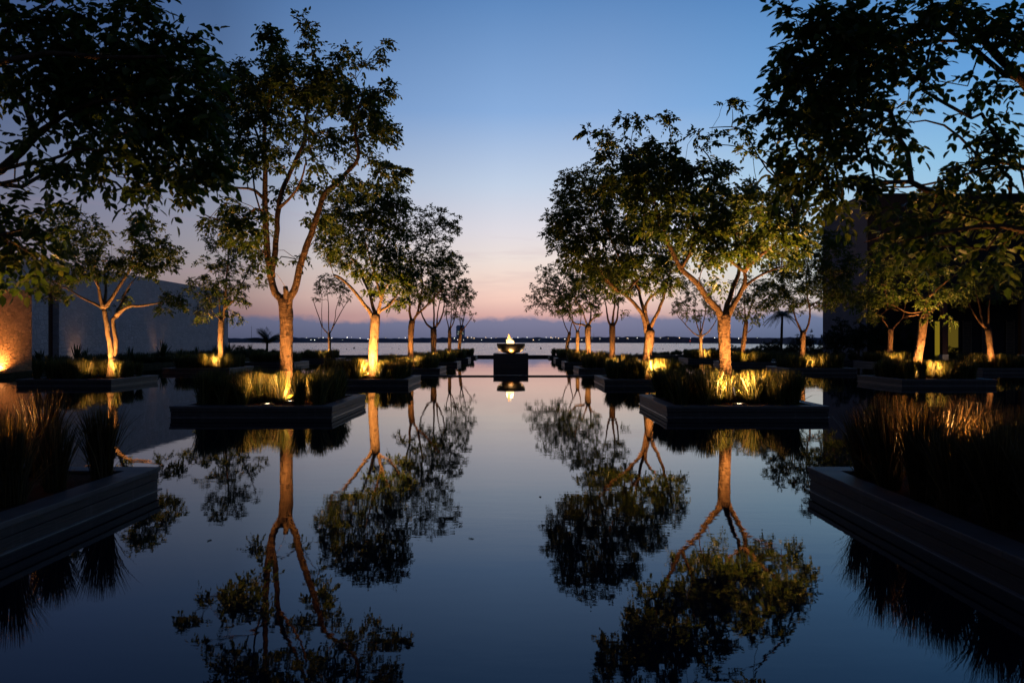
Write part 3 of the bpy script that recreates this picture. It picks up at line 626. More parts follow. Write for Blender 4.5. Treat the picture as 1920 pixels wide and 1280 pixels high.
tree('garden_tree', 'fan shaped pale trunked tree standing before the sea on the right', D6,
 [(1314,676,3.8), (1314,650,3.2), (1314,628,3.4)],
 [(.2, [(1312,630),(1300,624),(1290,614),(1280,602),(1272,594)], 2, .9), (-.2, [(1315,630),(1326,624),(1336,612),(1344,598)], 2, .9), (.2, [(1314,628),(1308,612),(1304,595),(1303,575)], 2, .9), (-.2, [(1315,628),(1318,610),(1322,590),(1324,565)], 2, .9), (.3, [(1314,628),(1313,605),(1310,580)], 1.8, .8)],
 [(1285,570,22,18,1.0),(1305,555,26,18,1.0),(1330,570,18,18,1.0),(1268,580,14,12,1.0),(1295,590,22,12,.8),(1320,590,20,12,.7),(1295,530,26,16,.8),(1340,590,8,10,.7),(1325,535,20,14,.8)], 16, k_area=7, bark=PALEBARK)
tree('garden_tree', 'smaller tree with slightly leaning trunk just right of the spreading lit one', D5,
 [(1388,700,5.5), (1391,665,4.8), (1396,630,4.2), (1399,603,4.2)],
 [(.2, [(1398,606),(1392,595),(1384,585)], 2.2, .9), (-.2, [(1399,604),(1405,585),(1412,560),(1415,530)], 2.4, .9), (.3, [(1398,625),(1406,620),(1412,612)], 1.4, .8), (.2, [(1399,604),(1396,580),(1395,555)], 2.2, .9)],
 [(1390,570,26,16,1.1),(1415,560,28,20,1.1),(1375,580,14,10,.8),(1405,590,24,12,1.0),(1432,575,16,16,1.0),(1420,605,12,9,.9),(1400,530,34,18,.9),(1440,540,18,18,.9)], 17, k_area=8)
tree('garden_tree', 'forked tree with dark crown left of the building wall', D4,
 [(1503,692,6.2), (1504,665,5.4), (1505,635,5), (1506,624,5.8)],
 [(.2, [(1504,627),(1499,615),(1493,600),(1488,585),(1484,570)], 3.4, 1.4), (-.2, [(1507,627),(1514,613),(1518,598),(1518,575),(1513,553),(1515,540),(1522,530)], 3.6, 1.4), (.3, [(1513,553),(1512,520),(1515,490),(1520,460)], 2, 1), (.1, [(1518,575),(1528,568),(1540,560)], 1.6, .8)],
 [(1470,560,30,18,1.3),(1450,540,26,20,1.3),(1490,530,36,22,1.3),(1525,530,30,22,1.2),(1475,500,40,22,1.2),(1520,490,34,24,1.3),(1545,470,28,26,1.3),(1550,510,24,28,1.3),(1530,440,30,22,1.1),(1510,570,26,14,.9),(1550,560,22,20,1.4),(1572,540,20,26,1.5),(1590,500,22,28,1.4),(1578,450,22,22,1.3),(1600,560,18,20,1.2),(1440,570,14,12,.9)], 18, k_area=12)
tree('garden_tree', 'leaning textured trunk below overhanging boughs, in front of the dark building', D3,
 [(1714,708,10), (1720,672,8.5), (1727,635,7.8), (1731,605,7.5), (1733,590,8)],
 [(-.2, [(1734,592),(1737,575),(1740,558),(1745,545)], 4.5, 2), (.2, [(1732,594),(1722,588),(1710,592),(1698,592)], 2.5, 1), (-.3, [(1735,590),(1748,582),(1760,572),(1765,560)], 2.6, 1.2), (.3, [(1725,580),(1700,585),(1675,573),(1650,566)], 2, .8), (.5, [(1738,565),(1715,540),(1690,520),(1665,505)], 3, 1.3), (-.5, [(1742,552),(1770,530),(1800,510)], 2.6, 1)],
 [(1740,560,24,14,1.1),(1700,545,36,18,1.1),(1650,555,34,18,1.1),(1620,570,22,18,1.1),(1770,545,32,18,1.1),(1690,510,45,22,1.1),(1740,510,45,22,1.1),(1640,520,36,22,1.0),(1800,520,32,22,1.0),(1780,590,8,10,.6),(1745,595,8,6,.7),(1720,470,50,24,.9),(1660,480,40,20,.9),(1600,540,24,26,1.0),(1640,590,20,10,.8)], 19, k_area=11)
tree('garden_tree', 'forked tree at the far right, standing before the dark portico', D4,
 [(1859,694,6.4), (1858,665,5.6), (1855,635,5.4), (1853,618,6)],
 [(.2, [(1851,620),(1842,612),(1832,598),(1822,580),(1816,565)], 3.2, 1.2), (-.1, [(1853,620),(1853,595),(1854,575),(1857,558)], 3.4, 1.3), (.2, [(1845,612),(1840,590),(1836,570),(1830,545),(1828,530)], 3, 1.2)],
 [(1820,540,34,20,1.2),(1860,530,34,20,1.2),(1895,545,24,18,1.1),(1840,510,44,18,1.1),(1795,555,24,16,1.1),(1885,510,30,18,1.0),(1860,560,14,12,.8),(1800,580,12,8,.6)], 20, k_area=9)
tree('garden_tree', 'small forked tree with tangled lit branches, behind the leaning trunk', D5,
 [(1667,690,5.2), (1668,660,4.8), (1670,628,4.6), (1670,618,5)],
 [(.2, [(1669,620),(1664,610),(1656,600),(1652,592)], 2.6, 1.6), (-.2, [(1672,620),(1682,607),(1693,595),(1697,575),(1698,560)], 2.6, 1), (.2, [(1693,595),(1706,592),(1718,580),(1728,575)], 1.2, .7), (.2, [(1654,594),(1640,580),(1655,568),(1680,562),(1698,560)], 1.1, .7), (.1, [(1652,592),(1670,578),(1690,584),(1705,583)], 1.1, .7)],
 [(1650,600,20,9,.9),(1630,590,18,12,1.0),(1660,560,34,16,1.0),(1690,550,24,16,.9),(1620,560,22,16,1.0),(1650,535,34,14,.9),(1700,600,8,5,.5)], 21, k_area=8)
tree('garden_tree', 'large dark tree overhanging the top left corner, trunk outside the photo', D1,
 [(-283,860,34), (-290,700,30), (-275,560,29), (-262,480,32)],
 [(.4, [(-260,490),(-200,420),(-110,360),(-40,335),(0,318),(40,285),(70,250),(62,235),(45,190),(10,150),(-30,110)], 22, 5),
  (-.3, [(70,250),(120,215),(180,190),(250,185),(300,170)], 8, 3),
  (.9, [(-110,360),(-30,352),(30,340),(95,313),(150,320),(200,318),(260,302),(300,290)], 7, 2.2),
  (1.2, [(-60,360),(30,365),(70,338),(110,310),(150,275),(185,240)], 7, 2.5), (1.3, [(70,338),(40,362),(100,340),(145,345)], 2, 1),
  (-.6, [(-262,480),(-200,250),(-100,130),(0,118),(90,100),(180,108),(310,106)], 16, 3.5),
  (.6, [(-100,130),(-20,60),(80,10),(160,-30)], 8, 3), (.8, [(180,108),(200,60),(235,0)], 3, 1.5),
  (1.2, [(180,190),(220,230),(280,245),(350,250)], 4, 1.5), (-.5, [(-110,360),(-60,420),(0,440),(40,430)], 6, 2.5)],
 [(20,25,70,40,1.2),(140,40,80,45,1.3),(110,90,60,40,1.2),(200,100,80,50,1.3),(150,150,90,45,1.4),(270,90,60,40,1.3),(330,70,50,28,1.2),(372,62,24,22,1.1),(310,130,75,45,1.4),(240,170,80,50,1.5),(380,150,25,50,1.1),
  (110,200,50,40,1.2),(200,230,80,45,1.4),(300,210,80,50,1.5),(370,230,50,60,1.4),(240,275,70,35,1.2),(330,300,70,40,1.3),(385,290,35,40,1.1),(270,330,50,16,.9),(345,335,40,16,.9),(225,335,14,6,.8),(70,275,26,12,.7),(110,290,18,10,.5),(110,320,25,10,.5),(165,320,25,12,.5),
  (30,120,50,40,.9),(60,100,30,20,.8),(260,20,50,30,.6),(0,170,30,20,.7),(255,5,14,8,.8),(210,10,40,16,.9),(285,345,18,10,.8),(262,380,18,8,.6),
  (20,380,36,24,1.2),(60,385,40,25,1.1),(20,430,40,40,1.3),(70,440,40,40,1.2),(20,480,35,25,1.1),(90,410,25,25,1.0),(60,490,25,20,.8),(10,510,14,16,.7)], 22, leaf=.086, k_area=32, ncomp=4, npair=3, reach=.24, depth=.5, cap=70)
tree('garden_tree', 'large dark tree overhanging the top right corner, trunk outside the photo', D1,
 [(2043,860,34), (2045,700,30), (2036,560,28), (2025,500,30)],
 [(.3, [(2025,505),(2000,420),(1985,330),(1950,200),(1915,150),(1870,105),(1830,55),(1800,10),(1780,-40)], 24, 7),
  (.6, [(1905,140),(1870,130),(1830,95),(1760,45),(1700,45),(1620,90),(1560,130)], 7, 2.5), (.9, [(1870,105),(1830,80),(1760,78),(1700,80),(1640,110),(1590,150)], 5, 2),
  (-.4, [(2020,500),(1960,445),(1915,432),(1880,425),(1830,425),(1780,432),(1700,450)], 11, 2.5),
  (.5, [(1915,432),(1912,380),(1912,330),(1910,290)], 5, 2.5), (.4, [(1880,425),(1830,410),(1770,395),(1700,425),(1620,455)], 3.5, 1.3),
  (.8, [(1985,330),(1900,310),(1840,300),(1800,258),(1770,235),(1735,226),(1690,232)], 6, 1.8),
  (1.0, [(1900,310),(1830,310),(1760,335),(1690,350),(1620,345),(1560,330)], 4.5, 1.6), (.6, [(1830,95),(1810,160),(1750,150),(1720,190),(1690,240),(1670,285)], 2.2, 1),
  (1.2, [(1760,45),(1660,60),(1580,60),(1520,40)], 5, 2), (-.3, [(1950,200),(1990,60),(1980,-40)], 12, 6), (.9, [(1620,90),(1560,160),(1520,220),(1500,290)], 3, 1.2)],
 [(1490,20,24,20,1.1),(1560,40,70,45,1.4),(1520,90,50,50,1.4),(1610,60,70,50,1.4),(1490,150,40,40,1.3),(1550,150,70,60,1.6),(1480,210,50,32,1.4),(1445,212,14,10,.9),(1540,220,60,45,1.6),(1600,180,55,50,1.4),(1630,110,50,45,1.2),
  (1700,40,60,45,1.2),(1760,30,55,40,1.1),(1690,110,45,35,.9),(1840,40,60,40,1.2),(1890,60,40,50,1.1),(1740,90,30,18,.7),(1640,230,35,40,1.1),(1590,260,50,35,1.3),(1520,280,35,30,1.3),(1480,265,18,14,.9),(1745,160,30,22,.7),(1715,130,22,20,.6),
  (1850,150,22,16,.6),(1880,180,20,26,.7),(1690,200,30,28,.6),(1700,255,26,16,.8),(1640,290,40,20,.9),(1550,320,60,30,1.3),(1500,330,35,26,1.2),(1600,340,60,26,1.2),(1660,340,50,22,.9),(1560,370,50,22,1.2),(1830,215,18,10,.5),
  (1830,290,45,22,1.0),(1800,330,45,20,1.0),(1880,270,35,40,1.0),(1870,330,45,30,1.1),(1730,345,50,18,.9),(1700,390,60,20,1.0),(1770,370,50,20,1.1),(1850,385,55,24,1.1),(1900,400,30,40,1.0),(1790,410,60,18,.9),(1700,430,60,18,.8),(1850,430,60,18,.8),(1690,445,40,12,.6),(1745,450,45,14,.5),(1900,460,24,24,.7),(1845,468,14,8,1.0),(1470,325,12,9,.7)], 23, leaf=.086, k_area=32, ncomp=4, npair=3, reach=.24, depth=.5, cap=70)
#TREES_END
# ------------------------------------------------------------------ uplights
uproto = None
def uplight(x, y, label, power, aim=(0,0,1), cone=95, rear=False, z=HT-.045, r=.075, group='ground spotlights', blend=1.0, beam=0, bcone=84):
    global uproto
    if uproto is None:
        root = empty('ground_spotlight', (0,0,0), 'x', 'spotlight')
        MB().lathe([(r*.78,-.04), (r*1.25,-.04), (r*1.25,.02), (r*1.12,.028), (r*.92,.028), (r*.92,.012)], 20).obj('housing', DARKMETAL, root, True)
        MB().lathe([(.001,.016), (r*.9,.014), (r*.91,.010)], 20).obj('lens', LENS, root)
        uproto = root
    else: root = copy_tree(uproto)
    for c in list(root.children):
        if c.type == 'LIGHT': bpy.data.objects.remove(c)
    root.location = (x, y, z); tag(root, label, 'spotlight', group)
    ld = bpy.data.lights.new('lamp', 'SPOT'); ld.energy = power; ld.color = WARM; ld.spot_size = math.radians(cone); ld.spot_blend = blend; ld.shadow_soft_size = .04
    lo = bpy.data.objects.new('lamp', ld); COL.objects.link(lo); lo.parent = root; lo.location = (0,0,.05)
    v = Vector(aim).normalized(); lo.rotation_euler = v.to_track_quat('-Z', 'Y').to_euler()
    if beam:   # the narrow beam that climbs the tree, over the wide spill
        l2 = bpy.data.lights.new('beam', 'SPOT'); l2.energy = beam; l2.color = WARM; l2.spot_size = math.radians(bcone); l2.spot_blend = 1; l2.shadow_soft_size = .04
        b2 = bpy.data.objects.new('beam', l2); COL.objects.link(b2); b2.parent = root; b2.location = (0,0,.05); b2.rotation_euler = lo.rotation_euler
    return root
def trunk_xy(px, D): return ((px-VX)/F*D+CX, D)
# (column,row, trunk px, D, dx, dy, power, cone, aim_dx, label)
LIGHTS = [
 ((-1,2), 536, D2, -.02, -1.12, 300, 150, (0,.3,1), 'glowing ground spotlight on the planter rim before the forked tree'),
 ((-1,2), 536, D2, .24, -.46, 260, 150, (.0,.25,1), 'small glowing ground spotlight just right of the forked trunk foot'),
 ((1,2), 1362, D2, -.06, -1.12, 820, 150, (0,.3,1), 'glowing ground spotlight before the foot of the lit spreading tree'),
 ((1,2), 1362, D2, .6, .45, 900, 140, (-.1,-.1,1), 'unseen ground spotlight added behind the spreading tree to light its crown'),  # added lamp, unseen, for the rear foliage
 ((-1,3), 700, D3, .05, -.9, 1535, 152, (0,.3,1), 'ground spotlight before the bright pale trunk'),
 ((1,3), 1213, D3, .15, -.9, 1160, 152, (0,.35,1), 'ground spotlight before the second trunk right of the channel'),
 ((-2,3), 212, D3, .12, -.9, 700, 152, (0,.3,1), 'ground spotlight at the foot of the twin stemmed tree'),
 ((-2,4), 414, D4, .0, -.9, 1160, 152, (0,.25,1), 'ground spotlight at the pale trunk before the wall end'),
 ((-1,4), 771, D4, .0, -.9, 786, 152, (0,.3,1), 'ground spotlight at the third tree left of the channel'),
 ((1,4), 1148, D4, .0, -.9, 374, 152, (0,.3,1), 'ground spotlight at the third tree right of the channel'),
 ((-1,5), 813, D5, .2, -.9, 205, 152, (0,.3,1), 'ground spotlight at the fourth tree left of the channel'),
 ((1,5), 1104, D5, .0, -.9, 898, 152, (0,.3,1), 'ground spotlight at the fourth tree right of the channel'),
 ((-1,6), 843, D6, .0, -.9, 299, 152, (0,.3,1), 'ground spotlight at the fifth tree left of the channel'),
 ((1,6), 1083, D6, .0, -.9, 786, 152, (0,.3,1), 'ground spotlight at the fifth tree right of the channel'),
 ((-1,7), 861, D7, .0, -.9, 374, 152, (0,.3,1), 'ground spotlight at the last tree left of the channel'),
 ((1,7), 1062, D7, .0, -.9, 299, 152, (0,.3,1), 'ground spotlight at the last tree right of the channel'),
 ((-2,6), 618, D6, -.5, -.4, 411, 152, (.3,.2,1), 'ground spotlight left of the slender round headed tree'),
 ((2,6), 1314, D6, .1, -.9, 786, 152, (0,.3,1), 'ground spotlight at the fan shaped tree before the sea'),
 ((2,5), 1390, D5, .0, -.9, 786, 152, (0,.3,1), 'ground spotlight at the tree right of the spreading lit one'),
 ((2,4), 1503, D4, .3, -.9, 617, 152, (-.1,.3,1), 'ground spotlight at the forked tree left of the building'),
 ((2,3), 1714, D3, .05, -.9, 973, 152, (.05,.3,1), 'ground spotlight at the leaning textured trunk'),
 ((3,4), 1859, D4, -.4, -.4, 561, 152, (.2,.3,1), 'ground spotlight at the tree before the portico'),
 ((3,5), 1667, D5, .0, -.9, 617, 152, (0,.3,1), 'ground spotlight at the tree with tangled branches'),
]
for key, px, D, dx, dy, pw, cone, aim, lb in LIGHTS:
    tx, ty = trunk_xy(px, D); UP.setdefault(key, []); UP[key] += [(tx, ty, .24), (tx+dx, ty+dy, .45)]
    u_ = uplight(tx+dx, ty+dy, lb, pw*(.24 if key[1] >= 4 else .27 if key == (1,2) else .36), aim, cone, beam=pw*(.95 if key[1] >= 4 else 2.6 if key == (-1,2) else 1.9 if key == (1,2) else 1.8))
    if key[1] == 2: u_.location.z = HT-.012; u_.scale = (1.5,1.5,1)
for c in (-1, 1):
    UP[(c,1)] = [(CXS[c], D1, .4)]
    uplight(CXS[c]-.55*c, D1+.5, 'ground spotlight under the tree overhanging the %s photo edge' % ('left' if c < 0 else 'right'), 9, (-.25*c, .1, 1), 150, beam=1150 if c < 0 else 480)
grow_grass()
shade_tuft = bpy.data.objects.new('grass_tuft', TM[2]); COL.objects.link(shade_tuft); shade_tuft.location = (trunk_xy(536, D2)[0]+.02, D2-.42, HT-.05)  # extra tuft added to keep lamp light off the trunk foot
tag(shade_tuft, TLAB[(-1,2)], 'grass', 'grass tufts: ' + TLAB[(-1,2)].split(' tuft ')[1])
# ------------------------------------------------------------------ fire bowl on its pedestal
BX, BY = -.05 + (958-VX)/F*42.4 + CX + .05, 42.6
ped = empty('pedestal', (BX, BY, 0), 'square dark stone pedestal standing in the middle of the pool', 'pedestal')
MB().box(-1,1,-1,1,-.4,.30).box(-1,1,-1,1,.304,.76).obj('block', PEDM, ped, bevel=.006)
MB().box(-1.012,1.012,-1.012,1.012,.764,.80).obj('cap', PEDM, ped, bevel=.006)
bowl = empty('fire_bowl', (BX, BY, .80), 'wide bronze fire bowl on the pedestal', 'fire bowl')
R, Hb = .835, .58
pr = [(.001,.01), (.27,.01), (.30,.03)] + [(.30+(R-.30)*math.sin(a)**.95, .03+(Hb-.03)*(1-math.cos(a))) for a in np.linspace(.12, math.pi/2, 14)]
pr += [(R-.035, Hb+.004), (R-.05, Hb-.03)] + [(max(.001,(R-.08)*math.cos(a)), Hb-.03-.22*math.sin(a)) for a in np.linspace(.1, math.pi/2, 8)]
MB().lathe(pr, 64).obj('shell', BOWLM, bowl, True)
MB().lathe([(.20,-.002),(.24,0),(.24,.03),(.2,.035)], 40).obj('foot', DARKMETAL, bowl, True)
m, t = mat('flame'); g = t.add('ShaderNodeTexCoord').outputs['Object']; z = t.add('ShaderNodeSeparateXYZ', {0: g}).outputs[2]
out(t, t.add('ShaderNodeEmission', {'Color': t.ramp(z, [(0,(1,.62,.22,1)), (.25,(1,.62,.24,1)), (.5,(1,.34,.06,1))]), 'Strength': 4}).outputs[0])
fl = empty('flame', (BX-.06, BY, 1.25), 'bright orange flame leaning left above the bowl rim', 'flame')
def tongue(pts, rad, seed):
    rg = np.random.default_rng(seed); p_ = catmull(pts, .02); r_ = np.interp(np.linspace(0,1,len(p_)), np.linspace(0,1,len(rad)), rad)
    MB().tube(p_, r_*(1+.10*np.sin(np.arange(len(p_))*.9+seed)), 14, True, .12, rg).obj('tongue', m, fl, True)
tongue([(.10,0,-.1),(.07,0,.1),(.0,.02,.26),(-.06,0,.40),(-.05,0,.52),(-.09,0,.68)], [.16,.20,.17,.10,.06,.008], 1)
tongue([(-.02,.06,-.05),(-.10,.04,.14),(-.17,.03,.27),(-.20,.02,.38)], [.12,.11,.06,.006], 2)
tongue([(.16,-.05,-.05),(.19,-.04,.12),(.15,-.03,.24),(.17,-.02,.34)], [.10,.09,.05,.006], 3)
pl = bpy.data.lights.new('flame_glow', 'POINT'); pl.energy = 45; pl.color = (1,.55,.2); pl.shadow_soft_size = .2
po = bpy.data.objects.new('flame_glow', pl); COL.objects.link(po); po.parent = fl; po.location = (0,0,.3)
for dx, dy, lb in ((0,-.80,'front'), (-.84,-.02,'left'), (.84,-.02,'right'), (0,.8,'rear')):
    uplight(BX+dx, BY+dy, f'small spotlight on the pedestal top shining at the {lb} of the bowl', 190, (-dx*.8, -dy*.8, .55), 70, z=.801, blend=.8)
# ------------------------------------------------------------------ stone walls at the left
wl = empty('stone_wall', (-24.6, 0, 0), 'long pale stone wall running back to the sea on the left', 'wall')
MB().box(-.6,0,20,38.8,-.3,5.8).box(-.6,0,39.7,63,-.3,5.8).box(-.6,0,38.8,39.7,4.3,5.8).obj('masonry', STONE, wl, bevel=.02)
MB().box(-.5,-.35,38.8,39.7,-.2,4.3).obj('recess_panel', REDWOOD, wl)
tag(MB().box(-23.2,-21.55,8,32.9,-.3,3.78).obj('stone_wall', ROUGH, bevel=.02), 'lower rough stone wall lit orange at the left edge of the pool', 'wall')
uplight(-21.30, 30.9, 'spotlight at the foot of the low orange lit wall', 330, (-.3,0,1), 150, z=.2)
uplight(-20.95, 29.2, 'unseen spotlight added at the pool edge to wash the low wall', 620, (-.55,.3,1), 140, z=.2)  # off-frame lamp added to spread light evenly over the low wall
uplight(-24.15, 50.6, 'spotlight at the foot of the long wall behind dark plants', 40, (-.2,0,1), 60, z=.2)
uplight(-24.15, 41.0, 'spotlight behind the spiky plants near the recess of the long wall', 18, (-.2,0,1), 60, z=.2)
# ------------------------------------------------------------------ building at the right
bx0, by0, by1, bh = 26.35, 54.0, 61.8, 12.35
bd = empty('hotel_building', (bx0, by0, 0), 'tall dark flat roofed building behind the trees on the right', 'building')
MB().box(0,70,0,by1-by0,0,bh).obj('wall', PLASTER, bd)
MB().box(-.06,70.06,-.06,by1-by0+.06,bh,bh+.12).obj('roof_parapet', DARKPL, bd)
MB().box(.02,70,-.12,-.01,0,bh-.02).obj('front_shade_sheet', DARKPL, bd)  # dark sheet painting the shade on the front face
g0 = emit('lit_window', (.42,.29,.022), .46); g1 = emit('dim_window', (.42,.29,.035), .22)
def bx(px, y): return (px-VX)/F*y+CX-bx0
for a, b, mm in ((1750,1764,g0), (1775,1794,g1)):
    fr = MB(); x0, x1 = bx(a, by0), bx(b, by0)
    fr.box(x0-.05,x0,-.2,-.125,.2,2.98).box(x1,x1+.05,-.2,-.125,.2,2.98).box(x0,x1,-.2,-.125,2.98,3.04)
    f = fr.obj('window', DARKMETAL, bd); MB().box(x0,x1,-.16,-.13,.2,2.98).obj('pane', mm, f)
LOUV = simple('shutter_timber', (.16,.11,.07), .6, .3, .3, 8)
for a, b in ((1803,1817), (1839,1850), (1884,1897)):
    x0, x1 = bx(a, by0), bx(b, by0); l = MB()
    for k in range(24): l.box(x0,x1,-.22,-.18,.3+k*.112,.36+k*.112)
    l.box(x0-.06,x0,-.23,-.16,.25,3.05).box(x1,x1+.06,-.23,-.16,.25,3.05); l.obj('shutter', LOUV, bd)
MB().box(2.0,40,-5.2,-.13,4.25,4.7).obj('portico_roof', DARKPL, bd)
for px in (1768, 1915, 2060):
    x = bx(px, 49.4); c = MB().box(x-.17,x+.17,-4.85,-4.5,.62,4.25).obj('column', REDWOOD, bd, bevel=.01)
    MB().box(x-.21,x+.21,-4.9,-4.46,.2,.62).obj('column_base', simple('pale_stone_base', (.5,.46,.4), .8), c, bevel=.01)
uplight(bx(1768,49.4)+bx0-.1, 48.35, 'spotlight at the foot of the red portico column', 2.5, (.1,1,.15), 50, z=.215)
# ------------------------------------------------------------------ garden plants
def spiky(seed, n=46, L=1.0):
    rg = np.random.default_rng(seed); mb = MB()
    for i in range(n):
        a = rg.uniform(0,6.28); el = rg.uniform(.15,1.45); l = L*rg.uniform(.6,1.1); w_ = .04*L
        d = np.array([math.cos(a)*math.cos(el), math.sin(a)*math.cos(el), math.sin(el)]); sd = np.array([-math.sin(a), math.cos(a), 0])
        q = []
        for t, ww in ((0,.7),(.4,1),(.75,.7),(1,.05)):
            c = d*l*t + np.array([0,0,.06+.0-.28*l*t*t*math.cos(el)]); q += [c-sd*w_*ww, c+sd*w_*ww]
        mb.add(q, np.array([(k*2,k*2+1,k*2+3,k*2+2) for k in range(3)]))
    return mb
SP = [spiky(i).mesh('foliage', BUSH) for i in range(3)]
rng = random.Random(21)
SPL = ['between the low lit wall and the recess', 'below the dark recess of the wall', 'right of the dark recess', 'left of the twin stemmed trunk', 'just behind the twin stemmed trunk', 'right of the twin stemmed trunk',
       'left of the small glow on the wall', 'in front of the glow at the wall foot', 'right of the glow at the wall foot', 'near the end of the long wall', 'at the very corner of the long wall', 'just past the wall corner']
for i, y in enumerate((33.6, 36, 38.3, 40.2, 42.4, 44.8, 47.2, 50.5, 53.5, 57, 60.4, 64)):
    r = empty('spiky_plant', (-23.2+rng.uniform(-.5,.6), y, .2), 'dark spiky plant ' + SPL[i], 'plant', 'spiky plants along the stone wall')
    o = bpy.data.objects.new('foliage', SP[i % 3]); COL.objects.link(o); o.parent = r
    k = rng.uniform(.95,1.55); r.scale = (k,k,k); r.rotation_euler = (0,0,rng.uniform(0,6))
    MB().tube([(0,0,-.05),(0,0,.14)], [.07,.05], 7).obj('stem', TWIG, r)
def cover(name, label, rects, n, h, seed, m=BUSH):
    rg = np.random.default_rng(seed); mb = MB()
    for (x0, x1, y0, y1, zf) in rects:
        k = int(n*(x1-x0)*(y1-y0))
        for i in range(k):
            V, Q = TF[rg.integers(5)]; x, y = rg.uniform(x0,x1), rg.uniform(y0,y1); a = rg.uniform(0,6.28); ca, sa = math.cos(a), math.sin(a); s_ = h*rg.uniform(.7,1.35)/.74
            mb.add(np.stack([(V[:,0]*ca-V[:,1]*sa)*s_*1.5+x, (V[:,0]*sa+V[:,1]*ca)*s_*1.5+y, V[:,2]*s_+zf(x,y)], 1), Q)
    tag(mb.obj(name, m), label, 'ground cover', kind='stuff')
cover('ground_cover', 'low dark planting along the foot of the stone wall', [(-24.4,-21.5,33,69,lambda x,y:.2)], 3.0, .55, 5)
zb = lambda x, y: -.3 + max(0,min(1,(x-11)/9))*.75 + max(0,min(1,(-x-19)/8))*.35
cover('beach_grass', 'low dark grass on the dune beyond the pool wall', [(-34,-10.5,70.2,75,zb), (8.5,46,70.2,76,zb)], 2.6, .42, 6)
cover('garden_grass', 'dark lawn grass before the building on the right', [(18.4,44,50.4,53.7,lambda x,y:.2), (18.4,26,54,69,lambda x,y:.2)], 2.0, .45, 7)
def palm(x, y, z, H, n, L, label, seed, up=.9):
    rg = np.random.default_rng(seed); r = empty('palm_tree', (x, y, z), label, 'palm'); k = MB(); top = np.array([.12*H*.3, 0, H])
    k.tube(catmull([(0,0,-.2),(.02*H,0,H*.5),top], .15), np.linspace(.15,.1,len(catmull([(0,0,-.2),(.02*H,0,H*.5),top], .15))), 9, True, .06, rg); k.obj('trunk', BARK, r, True)
    for i in range(n):
        fb = MB(); a = i/n*6.283+rg.uniform(-.2,.2); el = rg.uniform(.35 if up > 1 else 0,1.25)*up; l = L*rg.uniform(.8,1.1); h = np.array([math.cos(a),math.sin(a),0]); pts = []
        for t in np.linspace(0,1,12): pts.append(top + h*l*t*math.cos(el*(1-.3*t)) + np.array([0,0,l*(t*math.sin(el)-(.85 if up <= 1 else .38)*t*t)]))
        pts = np.array(pts); fb.tube(pts, np.linspace(.022,.006,12), 4, False); side = np.cross(h,(0,0,1))
        for q in range(1,12):
            for m2 in range(3):
                p0 = pts[q-1]+(pts[q]-pts[q-1])*m2/3; tt = (q+m2/3)/12; ll = l*.30*math.sin(math.pi*min(.97,.12+tt*.85))
                for sg in (-1,1):
                    d = side*sg*.75 + h*.55 + np.array([0,0,-.45+rg.normal(0,.1)]); d /= np.linalg.norm(d); wv = np.cross(d,(0,0,1))*.018*2
                    fb.add([p0-wv*.5, p0+wv*.5, p0+d*ll*.6+wv*.4-np.array([0,0,ll*.05]), p0+d*ll-np.array([0,0,ll*.2]), p0+d*ll*.6-wv*.4-np.array([0,0,ll*.05])], [np.array([(0,1,2,4)]), np.array([(4,2,3)])])
        fb.obj('frond', BUSH, r)
px_, py_, pz_ = P(500, 658, 72); palm(px_, py_, -.1, 1.6, 22, 2.2, 'small bushy palm beyond the end of the stone wall', 3, 1.2)
px_, py_, pz_ = P(1464, 650, 70); palm(px_, py_, .2, 3.9, 18, 1.9, 'palm silhouette left of the building against the pink sky', 4, 1.0)
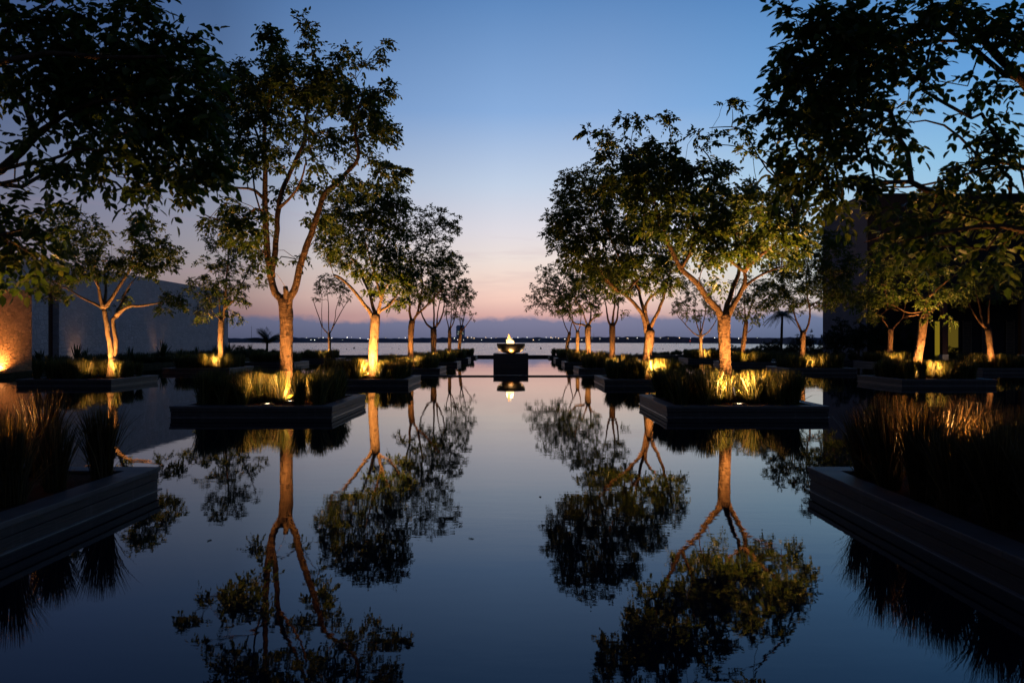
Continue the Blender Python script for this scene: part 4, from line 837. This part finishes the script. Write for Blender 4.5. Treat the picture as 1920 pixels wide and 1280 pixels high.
def shrub(label, px, py, D, wpx, hpx, seed, dn=1.0, leaf=.10):
    s = D/F; tk = [(px, py, 2.2), (px, py-hpx*.35, 1.8)]
    bl = [(px+rng.uniform(-.5,.5)*wpx, py-hpx*rng.uniform(.25,.85), wpx*.42, hpx*.30, dn) for _ in range(7)] + [(px, py-hpx*.35, wpx*.8, hpx*.35, dn)]
    tree('shrub', label, D, tk, [(.3,[(px,py-hpx*.2),(px-wpx*.4,py-hpx*.6)],1.4,.6), (-.3,[(px,py-hpx*.2),(px+wpx*.4,py-hpx*.6)],1.4,.6)], bl, seed, leaf=leaf*1.2, k_area=6, cat='shrub', group='shrubs by the building', lm=BUSH, ncomp=6)
for args in (('dark leafy shrub right of the palm silhouette', 1500, 664, 68, 34, 42, 61), ('tall dark shrub against the bluish building wall', 1565, 664, 53, 34, 62, 62), ('broad dark shrub under the bluish wall', 1610, 664, 52, 36, 60, 63),
             ('dark shrub behind the tangled branches tree', 1660, 664, 52.5, 36, 58, 64), ('dark shrub left of the lit windows', 1722, 664, 52, 26, 44, 65), ('low shrub in front of the lit windows', 1790, 668, 51, 22, 16, 66),
             ('low wide shrub beside the sea left of the palm', 1440, 660, 66, 34, 22, 67), ('loose dark shrub by the fan shaped tree', 1375, 662, 66, 22, 14, 68), ('low shrub near the end of the stone wall', 455, 662, 66, 26, 16, 69)):
    shrub(*args)
# a few leaves fallen on the still water
lm_ = MB().add([(0,0,.004),(.03,.022,.008),(.07,.02,.006),(.10,0,.012),(.07,-.02,.008),(.03,-.022,.006)], np.array([(0,1,2,3),(0,3,4,5)])).mesh('fallen_leaf', LEAF)
for px, py in ((397,1011),(455,930),(1012,930),(1085,1120),(820,870),(890,1010)):
    D = CH*F/(py-VY); o = bpy.data.objects.new('fallen_leaf', lm_); COL.objects.link(o); o.location = ((px-VX)/F*D+CX, D, 0); o.rotation_euler = (0,0,rng.uniform(0,6.28)); o.scale = (.55,.55,.55)
    tag(o, 'small fallen leaf floating on the still pool', 'leaf', 'fallen leaves on the pool')
print('tufts', NT_, 'leaflets', NLEAF[0])
